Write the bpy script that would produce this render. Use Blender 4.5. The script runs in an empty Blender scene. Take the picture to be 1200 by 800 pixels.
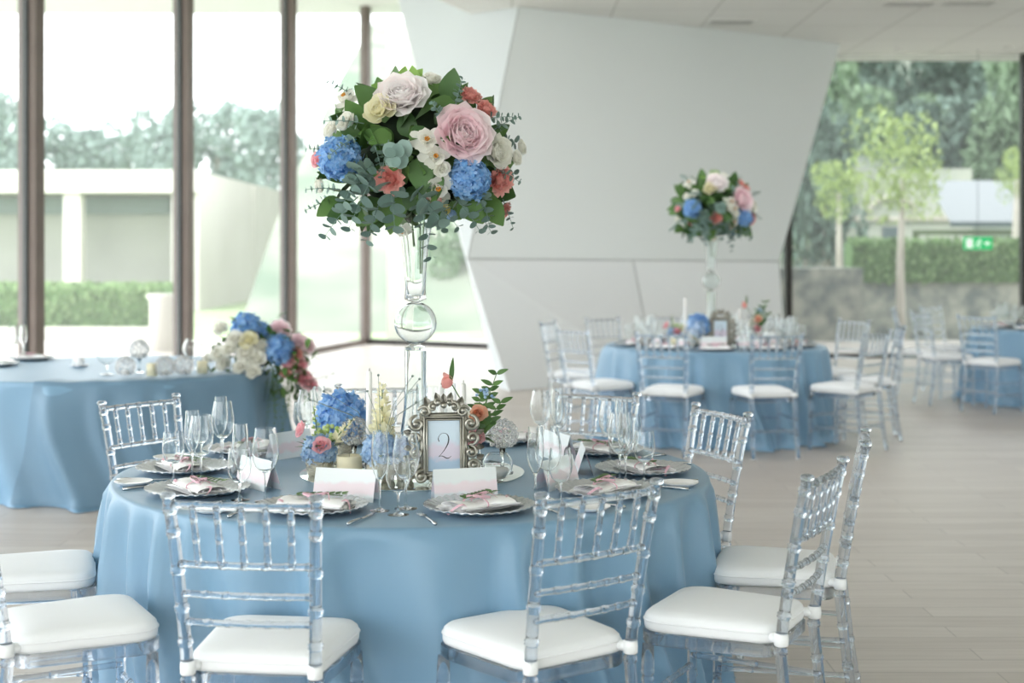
import bpy, math, random
from mathutils import Vector, Matrix, Euler
random.seed(7)
PI = math.pi
SC = bpy.context.scene
COL = SC.collection
F = 1667.0; HZ = 292.0; CH = 1.57      # focal length (px), horizon row, eye height

# ------------------------------------------------------------------ materials
def lin(h):
    if isinstance(h, str):
        h = h.lstrip('#'); c = [int(h[i:i+2], 16) / 255 for i in (0, 2, 4)]
    else:
        c = [v / 255 for v in h]
    return tuple((v / 12.92 if v <= .04045 else ((v + .055) / 1.055) ** 2.4) for v in c) + (1,)

def newmat(name):
    m = bpy.data.materials.new(name); m.use_nodes = True
    nt = m.node_tree
    return m, nt, nt.nodes['Principled BSDF'], nt.nodes['Material Output']

def mat(name, col, rough=.6, metal=0, spec=.5, var=0, col2=None, noise=None, nscale=8, bump=0, bscale=60,
        sheen=0, trans=0, ior=1.45, sss=0, island=False, emit=0):
    m, nt, b, out = newmat(name)
    N, L = nt.nodes.new, nt.links.new
    b.inputs['Base Color'].default_value = lin(col)
    b.inputs['Roughness'].default_value = rough
    b.inputs['Metallic'].default_value = metal
    b.inputs['Specular IOR Level'].default_value = spec
    b.inputs['IOR'].default_value = ior
    b.inputs['Transmission Weight'].default_value = trans
    if sheen: b.inputs['Sheen Weight'].default_value = sheen
    if sss:
        b.inputs['Subsurface Weight'].default_value = sss
        b.inputs['Subsurface Radius'].default_value = (.02, .02, .02)
        b.inputs['Subsurface Scale'].default_value = .3
    if emit:
        b.inputs['Emission Color'].default_value = lin(col); b.inputs['Emission Strength'].default_value = emit
    tc = N('ShaderNodeTexCoord')
    if col2:
        mx = N('ShaderNodeMix'); mx.data_type = 'RGBA'
        mx.inputs[6].default_value = lin(col); mx.inputs[7].default_value = lin(col2)
        if island:
            g = N('ShaderNodeNewGeometry'); L(g.outputs['Random Per Island'], mx.inputs[0])
        else:
            nz = N('ShaderNodeTexNoise'); nz.inputs['Scale'].default_value = nscale
            L(tc.outputs['Object'], nz.inputs['Vector'])
            cr = N('ShaderNodeMapRange'); cr.inputs[1].default_value = .35; cr.inputs[2].default_value = .65
            L(nz.outputs['Fac'], cr.inputs[0]); L(cr.outputs[0], mx.inputs[0])
        L(mx.outputs[2], b.inputs['Base Color'])
        if name.startswith(('petal', 'peony', 'hyd')):
            tl = N('ShaderNodeBsdfTranslucent'); ms = N('ShaderNodeMixShader'); ms.inputs[0].default_value = .38
            L(mx.outputs[2], tl.inputs[0]); L(b.outputs[0], ms.inputs[1]); L(tl.outputs[0], ms.inputs[2]); L(ms.outputs[0], out.inputs[0])
    if bump:
        nz = N('ShaderNodeTexNoise'); nz.inputs['Scale'].default_value = bscale; nz.inputs['Detail'].default_value = 4
        L(tc.outputs['Object'], nz.inputs['Vector'])
        bp = N('ShaderNodeBump'); bp.inputs['Strength'].default_value = bump; bp.inputs['Distance'].default_value = .01
        L(nz.outputs['Fac'], bp.inputs['Height']); L(bp.outputs[0], b.inputs['Normal'])
    return m

M = {}
M['white_low_lit'] = mat('white_low_lit', '#f4f7f8', .6)  # the brighter light on the lower facets is put into this white
M['seam_shade'] = mat('seam_shade', '#bfc2c1', .7)  # grey stands in for the shadow line along the facet seams
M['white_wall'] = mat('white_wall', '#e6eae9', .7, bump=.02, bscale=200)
M['white_left_dim'] = mat('white_left_dim', '#d3d8da', .6)  # darker white holds down the window light on the left facet
M['ceiling_high'] = mat('ceiling_high', '#d9dbda', .8)
M['mullion'] = mat('mullion', '#6c6059', .5, metal=.1, col2='#645851', nscale=3)
M['gasket'] = mat('gasket', '#1f2422', .5)
M['frame_dark'] = mat('frame_dark', '#2c2a28', .5)
M['acrylic'] = mat('acrylic', '#eef2f6', .03, trans=1, ior=1.42)
def make_acrylic():
    m, nt, b, out = newmat('clear_acrylic')
    N, L = nt.nodes.new, nt.links.new
    b.inputs['Base Color'].default_value = lin('#e4ebf3'); b.inputs['Transmission Weight'].default_value = 1; b.inputs['IOR'].default_value = 1.42; b.inputs['Roughness'].default_value = 0
    tr = N('ShaderNodeBsdfTransparent'); tr.inputs[0].default_value = (.93, .95, .97, 1)
    df = N('ShaderNodeBsdfDiffuse'); df.inputs[0].default_value = (.86, .90, .95, 1)
    a = N('ShaderNodeMixShader'); a.inputs[0].default_value = .15; c = N('ShaderNodeMixShader'); c.inputs[0].default_value = .01
    L(b.outputs[0], a.inputs[1]); L(tr.outputs[0], a.inputs[2]); L(a.outputs[0], c.inputs[1]); L(df.outputs[0], c.inputs[2]); L(c.outputs[0], out.inputs[0])
    return m
M['acrylic'] = make_acrylic()
def make_thin_glass():
    m, nt, b, out = newmat('drinking_glass')
    N, L = nt.nodes.new, nt.links.new
    b.inputs['Base Color'].default_value = (1, 1, 1, 1); b.inputs['Transmission Weight'].default_value = 1; b.inputs['IOR'].default_value = 1.45; b.inputs['Roughness'].default_value = 0
    tr = N('ShaderNodeBsdfTransparent'); a = N('ShaderNodeMixShader'); a.inputs[0].default_value = .3
    L(b.outputs[0], a.inputs[1]); L(tr.outputs[0], a.inputs[2]); L(a.outputs[0], out.inputs[0])
    return m
M['glass'] = mat('glass', '#fbfdfd', 0.0, trans=1, ior=1.42)
M['vaseglass'] = mat('vaseglass', '#f6faf9', 0.0, trans=1, ior=1.36)
M['cushion'] = mat('cushion', '#eef0f2', .75, sheen=.2, bump=.05, bscale=30)
M['strap'] = mat('strap', '#f0f2f4', .7)
M['porcelain'] = mat('porcelain', '#eeeff0', .2)
M['napkin'] = mat('napkin', '#fbfbfc', .85, bump=.05, bscale=150)
M['card'] = mat('card', '#f1f3f4', .7)
M['silver'] = mat('silver', '#c9ccce', .18, metal=1)
M['candle'] = mat('candle', '#f2f1ee', .5, sss=.3)
M['candle_cream'] = mat('candle_cream', '#ece4c6', .5, sss=.3)
M['wick'] = mat('wick', '#3a3430', .9)
M['mirror'] = mat('mirror', '#e8eeec', .02, metal=1)
M['ink'] = mat('ink', '#1c1a22', .6)
M['ribbon'] = mat('ribbon', '#dcb3c0', .5, sheen=.3)
M['ribbon_grey'] = mat('ribbon_grey', '#b9bccb', .5, sheen=.3)
M['leaf'] = mat('leaf', '#36592a', .5, col2='#5f8344', island=True)
M['leaf_light'] = mat('leaf_light', '#6b9440', .5, col2='#8fb558', island=True)
M['euc'] = mat('euc', '#5f7a72', .6, col2='#8ea69d', island=True)
M['stem'] = mat('stem', '#5d7a45', .6)
M['core'] = mat('core', '#1c2c18', .9, bump=.5, bscale=20)
M['hyd_blue'] = mat('hyd_blue', '#6fa8de', .65, col2='#abcef2', island=True)
M['hyd_pale'] = mat('hyd_pale', '#9cc0e6', .65, col2='#cadff3', island=True)
M['peony'] = mat('peony', '#fdf4f4', .65, col2='#ffffff', island=True)
M['peony_pink'] = mat('peony_pink', '#fde4ea', .65, col2='#fff6f8', island=True)
M['petal_white'] = mat('petal_white', '#f3f2ea', .65, col2='#fbfaf4', island=True)
M['petal_cream'] = mat('petal_cream', '#f3eecb', .65, col2='#f8f5e0', island=True)
M['petal_coral'] = mat('petal_coral', '#f2aba4', .65, col2='#f9cbc2', island=True)
M['petal_pink'] = mat('petal_pink', '#f9bdc6', .65, col2='#fcd3d8', island=True)
M['petal_peach'] = mat('petal_peach', '#efb79c', .65, col2='#f5cdb4', island=True)
M['petal_yellow'] = mat('petal_yellow', '#efe08e', .65, col2='#f4eab0', island=True)
M['stamen'] = mat('stamen', '#c98a2c', .7)
M['bud'] = mat('bud', '#9fb965', .6, col2='#c5d69a', island=True)
M['teal_bud'] = mat('teal_bud', '#3d7f94', .6)
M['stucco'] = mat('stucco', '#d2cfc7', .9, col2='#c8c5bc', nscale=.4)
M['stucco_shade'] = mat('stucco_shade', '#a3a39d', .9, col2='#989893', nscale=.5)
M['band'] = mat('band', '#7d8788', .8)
M['terrace'] = mat('terrace', '#bdbbb2', .9, col2='#b0aea5', nscale=1)
M['grass'] = mat('grass', '#7f936a', .95, col2='#97a880', nscale=1.5)
M['hedge'] = mat('hedge', '#648250', .9, col2='#8da573', island=True)
M['hedge_core'] = mat('hedge_core', '#5f7c4c', .9)
M['crown_hazed'] = mat('crown_hazed', '#74877e', .9, col2='#93a59d', island=True)  # distance haze is put into the pale colour of these crowns
M['crown_dark'] = mat('crown_dark', '#485a50', .9, col2='#74877b', island=True)
M['crown_mid'] = mat('crown_mid', '#5c7355', .9, col2='#889c80', island=True)
M['crown_lime'] = mat('crown_lime', '#8ea45a', .9, col2='#b2c284', island=True)
M['trunk'] = mat('trunk', '#8b857b', .9, col2='#a39d92', nscale=6)
M['trunk_pale'] = mat('trunk_pale', '#c9c2b6', .9, col2='#b2aa9d', nscale=6)
M['hill'] = mat('hill', '#5b6b5a', .95, col2='#84867a', nscale=.35)
M['shop_wall'] = mat('shop_wall', '#a3a79c', .9, col2='#b3b4a6', nscale=1)
M['dark_glass'] = mat('dark_glass', '#5a6668', .3)
M['awning'] = mat('awning', '#85898b', .6)
M['reflected_green'] = mat('reflected_green', '#2fa865', .5, emit=.5)  # glow of the reflected exit sign, put into the colour
M['reflected_white'] = mat('reflected_white', '#eef6f0', .5, emit=.3)
M['vent'] = mat('vent', '#e3e2de', .6)
M['vent_dark'] = mat('vent_dark', '#75746f', .8)
M['wood_beam'] = mat('wood_beam', '#5f6d4d', .8)

def satin(name, c1, c2, rough=.42):
    m, nt, b, out = newmat(name)
    N, L = nt.nodes.new, nt.links.new
    tc = N('ShaderNodeTexCoord'); nz = N('ShaderNodeTexNoise'); nz.inputs['Scale'].default_value = 2.2
    L(tc.outputs['Object'], nz.inputs['Vector'])
    mx = N('ShaderNodeMix'); mx.data_type = 'RGBA'; mx.inputs[6].default_value = lin(c1); mx.inputs[7].default_value = lin(c2)
    L(nz.outputs['Fac'], mx.inputs[0]); L(mx.outputs[2], b.inputs['Base Color'])
    b.inputs['Roughness'].default_value = rough
    b.inputs['Specular IOR Level'].default_value = .55
    b.inputs['Sheen Weight'].default_value = .08
    n2 = N('ShaderNodeTexNoise'); n2.inputs['Scale'].default_value = 9; n2.inputs['Detail'].default_value = 3
    L(tc.outputs['Object'], n2.inputs['Vector'])
    bp = N('ShaderNodeBump'); bp.inputs['Strength'].default_value = .08; bp.inputs['Distance'].default_value = .02
    L(n2.outputs['Fac'], bp.inputs['Height']); L(bp.outputs[0], b.inputs['Normal'])
    return m
M['cloth'] = satin('cloth', '#6f94b0', '#789cb6')
M['cloth_dark'] = satin('cloth_dark', '#64859d', '#6b8ba3', .5)

def make_floor():
    m, nt, b, out = newmat('floor_boards')
    N, L = nt.nodes.new, nt.links.new
    tc = N('ShaderNodeTexCoord'); mp = N('ShaderNodeMapping')
    L(tc.outputs['Object'], mp.inputs[0])
    br = N('ShaderNodeTexBrick'); L(mp.outputs[0], br.inputs['Vector'])
    br.inputs['Scale'].default_value = 1; br.inputs['Brick Width'].default_value = 1.2; br.inputs['Row Height'].default_value = .16
    br.inputs['Mortar Size'].default_value = .004; br.inputs['Mortar Smooth'].default_value = .3
    br.inputs['Color1'].default_value = lin('#b9b0a8'); br.inputs['Color2'].default_value = lin('#c4bcb4'); br.inputs['Mortar'].default_value = lin('#a69e97')
    mp2 = N('ShaderNodeMapping'); mp2.inputs['Scale'].default_value = (1.2, 16, 1); L(tc.outputs['Object'], mp2.inputs[0])
    nz = N('ShaderNodeTexNoise'); nz.inputs['Scale'].default_value = 1.5; nz.inputs['Detail'].default_value = 5; L(mp2.outputs[0], nz.inputs['Vector'])
    mx = N('ShaderNodeMix'); mx.data_type = 'RGBA'; mx.blend_type = 'SOFT_LIGHT'; mx.inputs[0].default_value = .45
    L(br.outputs['Color'], mx.inputs[6]); L(nz.outputs['Fac'], mx.inputs[7]); L(mx.outputs[2], b.inputs['Base Color'])
    b.inputs['Roughness'].default_value = .38
    b.inputs['Specular IOR Level'].default_value = .6
    return m
M['floor'] = make_floor()

def make_ceiling():
    m, nt, b, out = newmat('ceiling_tiles')
    N, L = nt.nodes.new, nt.links.new
    tc = N('ShaderNodeTexCoord')
    br = N('ShaderNodeTexBrick'); L(tc.outputs['Object'], br.inputs['Vector'])
    br.offset = 0; br.inputs['Scale'].default_value = 1; br.inputs['Brick Width'].default_value = 1.2; br.inputs['Row Height'].default_value = 1.2
    br.inputs['Mortar Size'].default_value = .008
    br.inputs['Color1'].default_value = lin('#e6e5e1'); br.inputs['Color2'].default_value = lin('#e9e8e4'); br.inputs['Mortar'].default_value = lin('#bdbbb4')
    L(br.outputs['Color'], b.inputs['Base Color']); b.inputs['Roughness'].default_value = .8
    return m
M['ceiling'] = make_ceiling()

def make_pane(name, veil, tint):
    m, nt, b, out = newmat(name)
    N, L = nt.nodes.new, nt.links.new
    nt.nodes.remove(b)
    tr = N('ShaderNodeBsdfTransparent'); tr.inputs[0].default_value = tint
    gl = N('ShaderNodeBsdfGlossy'); gl.inputs['Roughness'].default_value = .01
    tl = N('ShaderNodeBsdfTranslucent'); tl.inputs[0].default_value = (.9, .95, .97, 1)
    lw = N('ShaderNodeFresnel'); lw.inputs[0].default_value = 1.05
    a = N('ShaderNodeMixShader'); c = N('ShaderNodeMixShader')
    a.inputs[0].default_value = veil; L(tr.outputs[0], a.inputs[1]); L(tl.outputs[0], a.inputs[2])  # translucent share paints a hazy veil over the view through the glass
    L(lw.outputs[0], c.inputs[0]); L(a.outputs[0], c.inputs[1]); L(gl.outputs[0], c.inputs[2]); L(c.outputs[0], out.inputs[0])
    return m
M['pane'] = make_pane('window_glass', .08, (.94, .96, .96, 1))
M['pane_right'] = make_pane('window_glass_right', .05, (.55, .58, .58, 1))

def make_watercolour(name, c_edge, c_mid, z0, z1, axis=2):
    m, nt, b, out = newmat(name)
    N, L = nt.nodes.new, nt.links.new
    tc = N('ShaderNodeTexCoord'); sp = N('ShaderNodeSeparateXYZ'); L(tc.outputs['Object'], sp.inputs[0])
    nz = N('ShaderNodeTexNoise'); nz.inputs['Scale'].default_value = 25; nz.inputs['Detail'].default_value = 3
    L(tc.outputs['Object'], nz.inputs['Vector'])
    ad = N('ShaderNodeMath'); ad.operation = 'MULTIPLY_ADD'; ad.inputs[1].default_value = (z1 - z0) * .35
    L(nz.outputs['Fac'], ad.inputs[0]); L(sp.outputs[axis], ad.inputs[2])
    mr = N('ShaderNodeMapRange'); mr.inputs[1].default_value = z0 + (z1 - z0) * .17; mr.inputs[2].default_value = z1 + (z1 - z0) * .17
    L(ad.outputs[0], mr.inputs[0])
    cr = N('ShaderNodeValToRGB'); L(mr.outputs[0], cr.inputs[0])
    e = cr.color_ramp.elements; e[0].position = 0; e[0].color = lin(c_edge[0]); e[1].position = 1; e[1].color = lin(c_edge[1])
    for p, c in ((.2, c_edge[0]), (.3, c_mid), (.5, c_mid), (.62, c_edge[1])):
        x = e.new(p); x.color = lin(c)
    L(cr.outputs[0], b.inputs['Base Color']); b.inputs['Roughness'].default_value = .7
    return m
M['card_wash'] = make_watercolour('card_wash', ('#e9eff3', '#eef3f5'), '#f1e2e8', 0.0, .1)
M['number_wash'] = make_watercolour('number_wash', ('#b4cbe2', '#d3e2ee'), '#dcd3e2', .05, .23)

def make_antique():
    m, nt, b, out = newmat('antique_silver')
    N, L = nt.nodes.new, nt.links.new
    g = N('ShaderNodeNewGeometry')
    cr = N('ShaderNodeValToRGB'); L(g.outputs['Pointiness'], cr.inputs[0])
    cr.color_ramp.elements[0].position = .44; cr.color_ramp.elements[0].color = lin('#37332d')
    cr.color_ramp.elements[1].position = .56; cr.color_ramp.elements[1].color = lin('#a5a298')
    L(cr.outputs[0], b.inputs['Base Color']); b.inputs['Metallic'].default_value = .85; b.inputs['Roughness'].default_value = .3
    return m
M['antique'] = make_antique()
M['charger'] = mat('charger', '#ccd1d5', .22, metal=.8, bump=.15, bscale=90)
M['mercury'] = mat('mercury', '#b3aea0', .25, metal=.8, bump=.9, bscale=110)
M['bead'] = mat('bead', '#ffffff', .0, trans=.85, ior=1.5)
M['gyp'] = mat('gyp', '#7d8a84', .8)

# ------------------------------------------------------------------ mesh builder
class MB:
    def __init__(s): s.v = []; s.f = []
    def add(s, vs, fs, M4=None):
        o = len(s.v)
        s.v += [tuple(M4 @ Vector(p)) for p in vs] if M4 is not None else [tuple(p) for p in vs]
        s.f += [tuple(i + o for i in f) for f in fs]
    def box(s, x0, x1, y0, y1, z0, z1, M4=None):
        vs = [(x, y, z) for z in (z0, z1) for y in (y0, y1) for x in (x0, x1)]
        s.add(vs, [(0, 2, 3, 1), (4, 5, 7, 6), (0, 1, 5, 4), (2, 6, 7, 3), (0, 4, 6, 2), (1, 3, 7, 5)], M4)
    def lathe(s, prof, n=32, M4=None, fn=None):
        vs = []; fs = []; rows = []
        for (r, z) in prof:
            if r < 1e-6:
                rows.append([len(vs)]); vs.append((0, 0, z))
            else:
                row = []
                for k in range(n):
                    a = 2 * PI * k / n
                    rr, zz = (r, z) if fn is None else fn(r, z, a)
                    row.append(len(vs)); vs.append((rr * math.cos(a), rr * math.sin(a), zz))
                rows.append(row)
        for A, B in zip(rows, rows[1:]):
            if len(A) == 1 and len(B) == 1: continue
            for k in range(n):
                k2 = (k + 1) % n
                if len(A) == 1: fs.append((A[0], B[k2], B[k]))
                elif len(B) == 1: fs.append((A[k], A[k2], B[0]))
                else: fs.append((A[k], A[k2], B[k2], B[k]))
        s.add(vs, fs, M4)
    def tube(s, pts, rad, n=8, M4=None, cap=True):
        pts = [Vector(p) for p in pts]; m = len(pts)
        if not hasattr(rad, '__len__'): rad = [rad] * m
        t0 = (pts[1] - pts[0]).normalized()
        up = Vector((0, 0, 1)) if abs(t0.z) < .9 else Vector((1, 0, 0))
        u = t0.cross(up).normalized(); vs = []; fs = []
        for i in range(m):
            t = (pts[min(i + 1, m - 1)] - pts[max(i - 1, 0)])
            t = t.normalized() if t.length > 1e-9 else t0
            u = (u - t * u.dot(t)); u = u.normalized() if u.length > 1e-9 else t.orthogonal().normalized()
            w = t.cross(u)
            for k in range(n):
                a = 2 * PI * k / n
                vs.append(tuple(pts[i] + (u * math.cos(a) + w * math.sin(a)) * rad[i]))
        for i in range(m - 1):
            for k in range(n):
                k2 = (k + 1) % n
                fs.append((i * n + k, i * n + k2, (i + 1) * n + k2, (i + 1) * n + k))
        if cap:
            fs.append(tuple(range(n))[::-1]); fs.append(tuple((m - 1) * n + k for k in range(n)))
        s.add(vs, fs, M4)
    def ball(s, c, r, n=10, m=6, M4=None, sc=(1, 1, 1)):
        prof = [(r * math.sin(PI * i / m), -r * math.cos(PI * i / m)) for i in range(m + 1)]
        prof[0] = (0, -r); prof[-1] = (0, r)
        T = Matrix.Translation(c) @ Matrix.Diagonal((*sc, 1))
        s.lathe(prof, n, T if M4 is None else M4 @ T)
    def grid(s, fn, nu, nv, M4=None, closed=False):
        vs = [fn(i / (nu - 1), j / (nv - 1)) for i in range(nu) for j in range(nv)]
        fs = [(i * nv + j, i * nv + j + 1, (i + 1) * nv + j + 1, (i + 1) * nv + j) for i in range(nu - 1) for j in range(nv - 1)]
        s.add(vs, fs, M4)
    def mesh(s, name, smooth=True, mat=None):
        me = bpy.data.meshes.new(name); me.from_pydata(s.v, [], s.f); me.update()
        if smooth: me.polygons.foreach_set('use_smooth', [True] * len(me.polygons))
        if mat: me.materials.append(mat)
        return me
    def build(s, name, mt, parent=None, smooth=True, loc=(0, 0, 0), rot=(0, 0, 0), sharp=None):
        me = s.mesh(name, smooth, M[mt] if isinstance(mt, str) else mt)
        if sharp: me.set_sharp_from_angle(angle=math.radians(sharp))
        return link(name, me, parent, loc, rot)

def link(name, me, parent=None, loc=(0, 0, 0), rot=(0, 0, 0), scale=1):
    o = bpy.data.objects.new(name, me); COL.objects.link(o)
    o.location = loc; o.rotation_euler = rot
    o.scale = (scale,) * 3 if not hasattr(scale, '__len__') else scale
    if parent: o.parent = parent
    return o
def empty(name, loc=(0, 0, 0), rz=0):
    o = bpy.data.objects.new(name, None); o.empty_display_size = .1
    COL.objects.link(o); o.location = loc; o.rotation_euler = (0, 0, rz); return o
def tag(o, label, cat, group=None, kind=None):
    o['label'] = label; o['category'] = cat
    if group: o['group'] = group
    if kind: o['kind'] = kind
    return o
def struct(name, mb, mt, smooth=False):
    o = mb.build(name, mt, None, smooth); o['kind'] = 'structure'; return o
KIDS = {}
def copy_tree(o, parent=None):
    c = o.copy(); COL.objects.link(c); c.parent = parent
    for ch in o.children: copy_tree(ch, c)
    return c
def at(px, py, z):
    d = F * (CH - z) / (py - HZ)
    return ((px - 600) / F * d, d)
def pt(px, py, d):
    return Vector(((px - 600) / F * d, d, CH + (HZ - py) / F * d))

# ------------------------------------------------------------------ room shell
b = MB(); b.box(-9.5, 13.5, -7, 24.5, -.2, 0); struct('floor', b, 'floor')
# low tiled ceiling with folded edge toward the tall glass bay
ZC = 4.4
edge = [(-2.2, -7), (-2.2, 11), (-.82, 16.16), (-.48, 17.2), (.08, 16.6), (.6, 17.4), (1.5, 21.4), (13.5, 21.4), (13.5, -7)]
n = len(edge)
b = MB(); b.add([(x, y, ZC) for x, y in edge] + [(x, y, ZC + .25) for x, y in edge],
    [tuple(range(n))[::-1], tuple(range(n, 2 * n))] + [(i, (i + 1) % n, (i + 1) % n + n, i + n) for i in range(n)])
struct('ceiling', b, 'ceiling')
b = MB(); b.box(-9.5, 2, -7, 24.5, 5.62, 5.85); struct('ceiling_upper', b, 'ceiling_high')
b = MB(); b.add([(-2.2, -7, 4.65), (-2.2, 11, 4.65), (-.82, 16.16, 4.65), (-.48, 17.2, 4.65), (1.5, 24, 4.65), (-2.2, -7, 5.62), (-2.2, 11, 5.62), (-.82, 16.16, 5.62), (-.48, 17.2, 5.62), (1.5, 24, 5.62)],
    [(0, 1, 6, 5), (1, 2, 7, 6), (2, 3, 8, 7), (3, 4, 9, 8)])
struct('ceiling_riser', b, 'white_wall')
b = MB(); b.add([(-9.4, -7, .05), (1, -7, .05), (1, -7, 4.4), (-9.4, -7, 4.4)], [(0, 1, 2, 3)]); struct('window_15', b, 'pane')  # unseen glazing behind the camera, put in for its sky light
b = MB(); b.box(1, 13.7, -7.2, -7, 0, 4.5); struct('wall_back', b, 'white_wall')
b = MB(); b.box(13.5, 13.7, 3, 21.4, 0, 4.5); struct('wall_right', b, 'white_wall')
b = MB(); b.add([(13.5, -7, .05), (13.5, 3, .05), (13.5, 3, 4.4), (13.5, -7, 4.4)], [(0, 1, 2, 3)]); struct('window_16', b, 'pane')  # unseen glazing on the right, opened to let sky light in

# left glass wall: mullions every 3.27 m along a line
P0 = Vector((-4.80, 14.2, 0)); STEP = Vector((.785, 3.18, 0)); dirn = STEP.normalized(); nrm = Vector((-dirn.y, dirn.x, 0))
ang = math.atan2(dirn.y, dirn.x)
def along(i): return P0 + STEP * i
for i in range(-6, 3):
    p = along(i)
    T = Matrix.Translation(p) @ Matrix.Rotation(ang, 4, 'Z')
    o = empty('window_mullion', p); o['kind'] = 'structure'; o.name = 'trim_%d' % (i + 7)
    b = MB(); b.box(-.08, .08, -.10, .10, 0, 5.62); m_ = b.build('post', 'mullion', o, False); m_.rotation_euler = (0, 0, ang)
    b = MB(); b.box(-.096, -.08, -.02, .04, 0, 5.62); b.box(.08, .096, -.02, .04, 0, 5.62); m_ = b.build('gasket', 'gasket', o, False); m_.rotation_euler = (0, 0, ang)
for i in range(-6, 3):
    p = along(i); q = along(i + 1)
    a_, b_ = p + dirn * .1, q - dirn * .1
    b = MB(); b.add([a_ + Vector((0, 0, .08)), b_ + Vector((0, 0, .08)), b_ + Vector((0, 0, 5.6)), a_ + Vector((0, 0, 5.6))], [(0, 1, 2, 3)])
    w = b.build('window_%d' % (i + 7), 'pane', None, False); w['kind'] = 'structure'
p, q = along(-6.1), along(3)
b = MB(); L_ = (q - p).length
b.box(0, L_, -.07, .07, 0, .08, Matrix.Translation(p) @ Matrix.Rotation(ang, 4, 'Z')); struct('trim_20', b, 'mullion')
# far glazed end of the bay
C0 = along(3); C1 = Vector((1.2, 21.6, 0)); dd = (C1 - C0).normalized(); a2 = math.atan2(dd.y, dd.x)
b = MB(); b.box(-.06, .06, -.08, .08, 0, 5.62, Matrix.Translation(C0) @ Matrix.Rotation(a2, 4, 'Z')); struct('trim_21', b, 'mullion')
b = MB(); b.add([C0 + Vector((0, 0, .08)), C1 + Vector((0, 0, .08)), C1 + Vector((0, 0, 5.6)), C0 + Vector((0, 0, 5.6))], [(0, 1, 2, 3)]); struct('window_12', b, 'pane')
b = MB(); b.box(0, (C1 - C0).length, -.05, .05, 0, .08, Matrix.Translation(C0) @ Matrix.Rotation(a2, 4, 'Z')); struct('trim_22', b, 'frame_dark')
# right glazed wall
YR = 20.6
b = MB(); b.add([(2.6, YR, .06), (7.42, YR, .06), (7.42, YR, ZC), (2.6, YR, ZC)], [(0, 1, 2, 3)]); struct('window_13', b, 'pane_right')
b = MB(); b.add([(7.5, YR, .06), (13.5, YR, .06), (13.5, YR, ZC), (7.5, YR, ZC)], [(0, 1, 2, 3)]); struct('window_14', b, 'pane_right')
for k, x in enumerate((4.0, 7.44, 11)):
    b = MB(); b.box(x - .045 - .02 * (k > 0), x + .045, YR - .08, YR + .08, 0, ZC if k else 3.0); struct('trim_%d' % (23 + k), b, 'frame_dark')
b = MB(); b.box(2.2, 13.5, YR - .06, YR + .06, 0, .06); struct('trim_27', b, 'frame_dark')

# white faceted partition
TL = pt(608, 8, 16.6); TR = pt(985, 52, 19.6); BL = pt(548, 303, 15.3)
nn = (TR - TL).cross(BL - TL).normalized()
def on_plane(px, py):
    r = pt(px, py, 1.0) - Vector((0, 0, CH)); c = Vector((0, 0, CH)); return c + r * ((TL - c).dot(nn) / r.dot(nn))
BR = on_plane(913, 306); BM = on_plane(742, 305)
FL = pt(597, 458, 15.77); FL.z = 0
FM = Vector((1.75, 17.3, 0)); FR = Vector((BR.x + .16, BR.y + .35, 0))
TLL = Vector(((455 - 600) / F * 18.6, 18.6, 5.62)); 
TLL = pt(450, -10, 19.0); TLL.z = 5.62
TL2 = TL + (TL - BL).normalized() * 1.4
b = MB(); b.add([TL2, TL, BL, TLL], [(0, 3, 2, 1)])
b.add([TLL, BL, FL, FL + Vector((-.12, .35, 0))], [(0, 3, 2, 1)]); struct('wall_facet_left', b, 'white_left_dim')
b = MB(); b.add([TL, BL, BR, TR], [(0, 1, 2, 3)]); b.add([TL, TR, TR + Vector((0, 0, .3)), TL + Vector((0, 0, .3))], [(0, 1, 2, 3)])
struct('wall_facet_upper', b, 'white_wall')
b = MB(); b.add([BL, FL, FM, BM], [(0, 1, 2, 3)]); struct('wall_facet_lower_left', b, 'white_low_lit')
b = MB(); b.add([BM, FM, FR, BR], [(0, 1, 2, 3)]); struct('wall_facet_lower_right', b, 'white_low_lit')
b = MB(); b.tube([BL, BR], .011, 6); struct('trim_30', b, 'seam_shade')  # shadow line below the upper facet, built as a thin grey strip
b = MB(); b.tube([BM, FM], .009, 6); struct('trim_31', b, 'seam_shade')
b = MB(); b.tube([TL, BL], .009, 6); struct('trim_32', b, 'seam_shade')
b = MB(); back = Vector((.3, 1.6, 0))
b.add([TR, BR, BR + back, TR + back], [(0, 1, 2, 3)]); b.add([BR, FR, FR + back, BR + back], [(0, 1, 2, 3)]); struct('wall_facet_side', b, 'white_wall')

# ceiling vents, detectors
def vent(px, py, w, label):
    d = F * (ZC - CH) / (HZ - py)
    t = empty('ceiling_vent', ((px - 600) / F * d, d, ZC)); tag(t, label, 'vent', 'air vents in the ceiling')
    b = MB(); b.box(-w / 2, w / 2, -.16, .16, -.012, 0); b.build('frame', 'vent', t, False)
    b = MB(); b.box(-w / 2 + .04, w / 2 - .04, -.12, .12, -.016, -.012); b.build('grille', 'vent_dark', t, False)
    b = MB()
    for k in range(16):
        x = -w / 2 + .05 + (w - .1) * k / 15; b.box(x - .006, x + .006, -.12, .12, -.024, -.014)
    b.build('louvre', 'vent', t, False)
vent(1065, 4, .62, 'slotted air vent in the tiled ceiling, middle of the three')
vent(1135, 3, .62, 'slotted air vent in the tiled ceiling, nearest the right edge')
vent(857, 25, .6, 'slotted air vent in the ceiling above the grey faceted partition')
for px, py, lab in ((1052, 57, 'small round ceiling detector close to the far window head'), (1182, 55, 'small round ceiling detector by the right-hand window post')):
    d = F * (ZC - CH) / (HZ - py); b = MB(); b.lathe([(0, -.05), (.05, -.045), (.07, -.01), (.07, 0), (0, 0)], 20)
    tag(b.build('ceiling_detector', 'vent', None, True, ((px - 600) / F * d, d, ZC)), lab, 'detector')

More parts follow.
